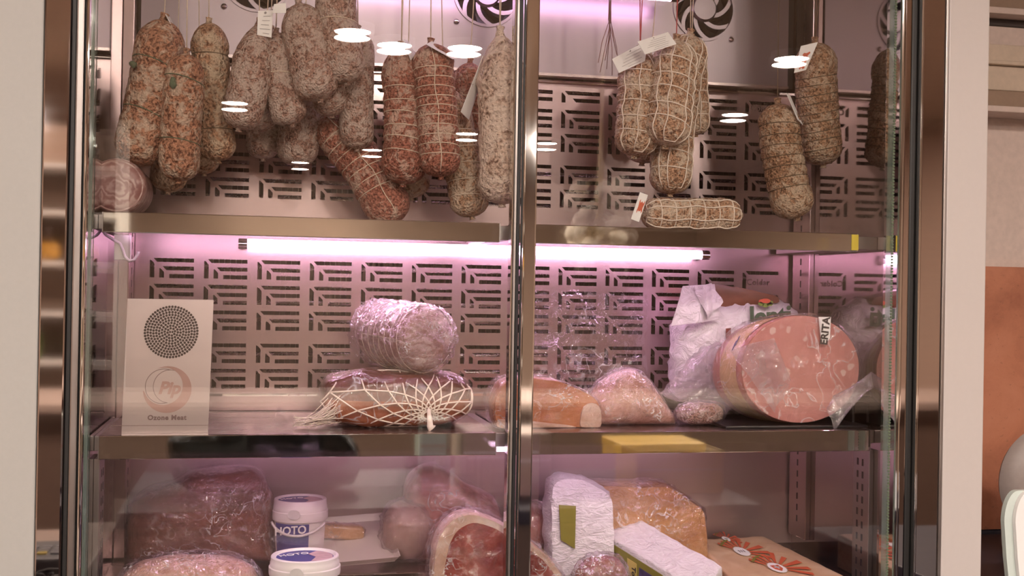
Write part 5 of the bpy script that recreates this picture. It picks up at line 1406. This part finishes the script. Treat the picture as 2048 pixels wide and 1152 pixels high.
G().add(v, f).build('film', 'cling_film', br, True)

# cut prosciutto in front
po = thing('prosciutto', 'cut prosciutto with red marbled face and white fat rim in film, lower centre', 'prosciutto', (at(990, 1150, 0.09).x, 0.11, ZF))
PO = [(868, 1250), (864, 1150), (870, 1090), (886, 1056), (914, 1032), (946, 1024), (990, 1040), (1050, 1074), (1096, 1112), (1128, 1150), (1140, 1250)]
outline_block(po, PO, 0.068, 0.165, 'rind_and_fat', 'fat_white', zmin=ZF + 0.001, amp=0.003, seed=5)
PF = [(884, 1250), (886, 1150), (894, 1096), (914, 1056), (946, 1043), (992, 1056), (1046, 1086), (1086, 1118), (1116, 1152), (1130, 1250)]
outline_block(po, PF, 0.0655, 0.10, 'cut_face', 'prosciutto_face', zmin=ZF + 0.001, amp=0.002, seed=6)
outline_block(po, [(x + (x - 1000) * .03, y + (y - 1150) * .04) for x, y in PO], 0.060, 0.172, 'film', 'cling_film', zmin=ZF, crinkle=0.006, amp=0.003, seed=9)
wrapped('sausage_piece', 'small red wrapped sausage piece right of the prosciutto', 'sausage', (1144, 1110, 1262, 1190), 0.075, 0.03, 'ham_pinkish', 'cling_film_fine', 0.8, 0.8, 0.003, 22, 31, ZF, 0.004)

# white paper package standing on the rear deck
wp = thing('paper_package', 'white paper wrapped package standing upright beside the cheese', 'package', (at(1165, 1100, 0.28).x, 0.28, ZF))
outline_block(wp, [(1102, 1160), (1100, 1020), (1104, 965), (1120, 954), (1165, 956), (1196, 968), (1228, 996), (1234, 1160)], 0.235, 0.33, 'paper', 'wrap_paper', zmin=ZF + 0.001, amp=0.004, crinkle=0.004, seed=12, round_=0.02)
G().poly([at(1118, 1010, 0.228), at(1152, 1012, 0.228), at(1150, 1098, 0.228), at(1122, 1080, 0.228)], (0, 0.002, 0)).build('label', 'label_olive', wp)
# cheese block on the rear deck
c1 = thing('cheese_block', 'tan cheese block in film right of the paper package', 'cheese', (at(1310, 1080, 0.34).x, 0.34, ZF))
CO = [(1180, 1160), (1178, 990), (1200, 970), (1340, 972), (1372, 990), (1416, 1020), (1424, 1160)]
outline_block(c1, CO, 0.28, 0.41, 'cheese', 'cheese_tan', zmin=ZF + 0.001, amp=0.003, seed=14, round_=0.02)
outline_block(c1, [(x + (x - 1300) * .015, y + (y - 1040) * .03) for x, y in CO], 0.275, 0.415, 'film', 'cling_film', zmin=ZF, crinkle=0.004, amp=0.003, seed=15, round_=0.02)

def hexa(th, quad, h, nm, mat, n=18, amp=0.002, sc=30, seed=0, bottom=None, rnd=0.004):
    """block whose top face is quad [(x, y, Y)...] BL BR FR FL; sides go straight down"""
    P = [q if isinstance(q, V3) else at(*q) for q in quad]; D = [V3((p.x, p.y, (bottom if bottom is not None else p.z - h))) for p in P]
    g = G()
    wob = lambda a, b, p: V3((0, 0, amp * fbm(p, sc, seed) + amp * 1.2 * max(0, ridge(V3((p.x * 1.0, p.y * 3, p.z)), sc * 1.5, seed)) ** 3))
    rows = [P, D]
    def ringpts(s, dz, t):
        # perimeter of the top quad shrunk by s
        c = sum(P, V3()) / 4; out = []
        for i in range(4):
            a_, b_ = P[i], P[(i + 1) % 4]
            for q in range(n):
                p = a_.lerp(b_, q / n); e = D[i].lerp(D[(i + 1) % 4], q / n)
                p = p.lerp(e, t); out.append(c + (p - c) * s if t == 0 else V3((c.x + (p.x - c.x) * s, c.y + (p.y - c.y) * s, p.z)))
        return [p + V3((0, 0, dz)) for p in out]
    R_ = []
    for s in [0.02] + [0.1 * i for i in range(1, 10)] + [0.97]:
        R_.append([p + wob(0, 0, p) for p in ringpts(s, 0.0, 0)])
    R_.append([p + wob(0, 0, p) * 0.5 for p in ringpts(0.993, -rnd * 0.3, 0)])
    R_.append(ringpts(1.0, -rnd, 0))
    for t in (0.15, 0.35, 0.55, 0.75, 0.98):
        rp = ringpts(1.0, 0, t); R_.append([p + V3((amp * fbm(p, sc, seed + 3), amp * fbm(p, sc, seed + 6), 0)) for p in rp])
    R_.append(ringpts(0.97, 0, 1.0)); R_.append(ringpts(0.05, 0, 1.0))
    o = loft(R_).build(nm, mat, th, True, auto=0.9)
    def S(u, v_, d=0.0):
        p = (P[0] * (1 - u) + P[1] * u) * (1 - v_) + (P[3] * (1 - u) + P[2] * u) * v_
        nn = (P[1] - P[0]).cross(P[3] - P[0]).normalized()
        if nn.z < 0: nn = -nn
        return p + nn * (d + 0.002 + amp)
    return o, S, P, D
# white bar of soft cheese with olive label in front
tp = thing('cheese_package', 'white paper cheese bar with olive label, slanting at the bottom front', 'package', at(1330, 1140, 0.13))
TA, TB, TD = at(1252, 1022, 0.33), at(1444, 1134, 0.062), at(1211, 1068, 0.275)
TQ = [TA, TB, TD + (TB - TA), TD]
bar, S_, P_, D_ = hexa(tp, TQ, 0.095, 'paper', 'wrap_paper', 16, 0.0018, 34, 3)
fa, fb_ = P_[3], P_[2]; dn = V3((0, 0, -1)); on = (fb_ - fa).cross(V3((0, 0, 1))).normalized()
if on.y > 0: on = -on
def face(u, v_, d=0.003): return fa.lerp(fb_, u) + dn * (0.095 * v_) + on * d
G().poly([face(0.03, .10), face(0.62, .10), face(0.66, .14), face(0.66, .9), face(0.02, .9)], -on * 0.001).build('label', 'label_olive', tp)
ly = G().poly([face(0.26, .20, .004), face(0.36, .20, .004), face(0.37, .9, .004), face(0.29, .9, .004)], -on * 0.001).build('label_strip', 'label_yellow', tp)
G().poly([face(0.39, .24, .004), face(0.60, .24, .004), face(0.60, .9, .004), face(0.39, .9, .004)], -on * 0.001).build('label_picture', 'label_photo', tp)
lettering('Toma', 0.017, 'print_black', ly, face(0.335, .50, .0050), dn, (fb_ - fa).normalized(), bold=0.0004)
# second flap of the same kind of packet peeping out behind
pk = thing('cheese_packet', 'small olive and white packet corner behind the white cheese bar', 'packet', at(1365, 1080, 0.300))
kq = [at(1330, 1070, 0.300), at(1357, 1056, 0.302), at(1390, 1076, 0.302), at(1380, 1086, 0.300), at(1376, 1160, 0.298), at(1340, 1160, 0.298)]
G().poly(kq, (0, 0.004, 0.0)).build('paper', 'wrap_paper', pk)
G().poly([at(1336, 1070, 0.2955), at(1357, 1061, 0.2965), at(1374, 1078, 0.2965), at(1366, 1090, 0.2955), at(1346, 1088, 0.2955)], (0, 0.001, 0)).build('label', 'label_olive', pk)

# printed cheese block in front
c2_ = thing('cheese_block', 'big foil wrapped cheese block with orange-red printed emblems, lower right', 'cheese', at(1540, 1150, 0.12))
CQ = [(1386, 1079, 0.405), (1527, 1072, 0.405), (1694, 1154, 0.040), (1480, 1176, 0.040)]
blk, S_, P_, D_ = hexa(c2_, CQ, 0.1, 'cheese', 'cheese_foil', 18, 0.0012, 26, 7, bottom=ZF + 0.001)
ff, fg = P_[3], P_[0]
pn = (P_[0] - P_[3]).cross(V3((0, 0, 1))).normalized()
if pn.x > 0: pn = -pn
def lf(u, v_): return P_[3].lerp(P_[0], u) + V3((0, 0, -0.09 * v_)) + pn * 0.0035
G().poly([lf(0.0, .10), lf(0.5, .10), lf(0.5, .9), lf(0.0, .9)], -pn * 0.001).build('side_print', 'cheese_side', c2_)
def emblem(u0, v0, s, full=True):
    em = link('emblem', None, c2_, S_(u0, v0))
    def E(x, y, d=0.0): return S_(u0 + x * s, v0 + y * s * 1.35, 0.0006 + d)
    for i in range(9):
        a = math.radians(-30 + 165 * i / 8); w_ = 0.10
        r0, r1 = 0.50, (1.25 + 0.10 * (i % 3)) * (1.25 if i < 5 else 0.9)
        G().poly([E(r0 * math.cos(a - w_), -r0 * math.sin(a - w_)), E(r1 * math.cos(a - w_ * .75), -r1 * math.sin(a - w_ * .75)), E(r1 * math.cos(a + w_ * .75), -r1 * math.sin(a + w_ * .75)), E(r0 * math.cos(a + w_), -r0 * math.sin(a + w_))], (0, 0, -0.0004)).build('ray', 'print_red', em)
    G().poly([E(0.44 * math.cos(a), -0.44 * math.sin(a)) for a in [2 * math.pi * i / 22 for i in range(22)]], (0, 0, -0.0004)).build('disc', 'card_white', em)
    if full:
        G().poly([E(-.24, -.20, .0005), E(.24, -.20, .0005), E(.24, .12, .0005), E(0, .32, .0005), E(-.24, .12, .0005)], (0, 0, -0.0004)).build('shield', 'print_red', em)
        v, f = filled([(-.05, -.16), (.05, -.16), (.05, -.05), (.16, -.05), (.16, .05), (.05, .05), (.05, .16), (-.05, .16), (-.05, .05), (-.16, .05), (-.16, -.05), (-.05, -.05)], [], 0.0001)
        G().add([E(p.x, p.z, .0009) for p in v], f).build('cross', 'card_white', em)
    else:
        for i in range(3):
            G().poly([E(-.20 + .16 * i, -.1, .0005), E(-.12 + .16 * i, -.1, .0005), E(-.12 + .16 * i, .1, .0005), E(-.20 + .16 * i, .1, .0005)], (0, 0, -0.0004)).build('small_print', 'print_grey', em)
    G().poly([E(-.95, -.72, .0002), E(-.45, -1.05, .0002), E(.10, -1.22, .0002), (E(.10, -1.12, .0002)), E(-.4, -.93, .0002), E(-.85, -.62, .0002)], (0, 0, -0.0004)).build('arc', 'label_olive', em)
emblem(0.40, 0.36, 0.17, False)
emblem(0.52, 0.74, 0.17, True)
emblem(0.42, 0.06, 0.10, False)
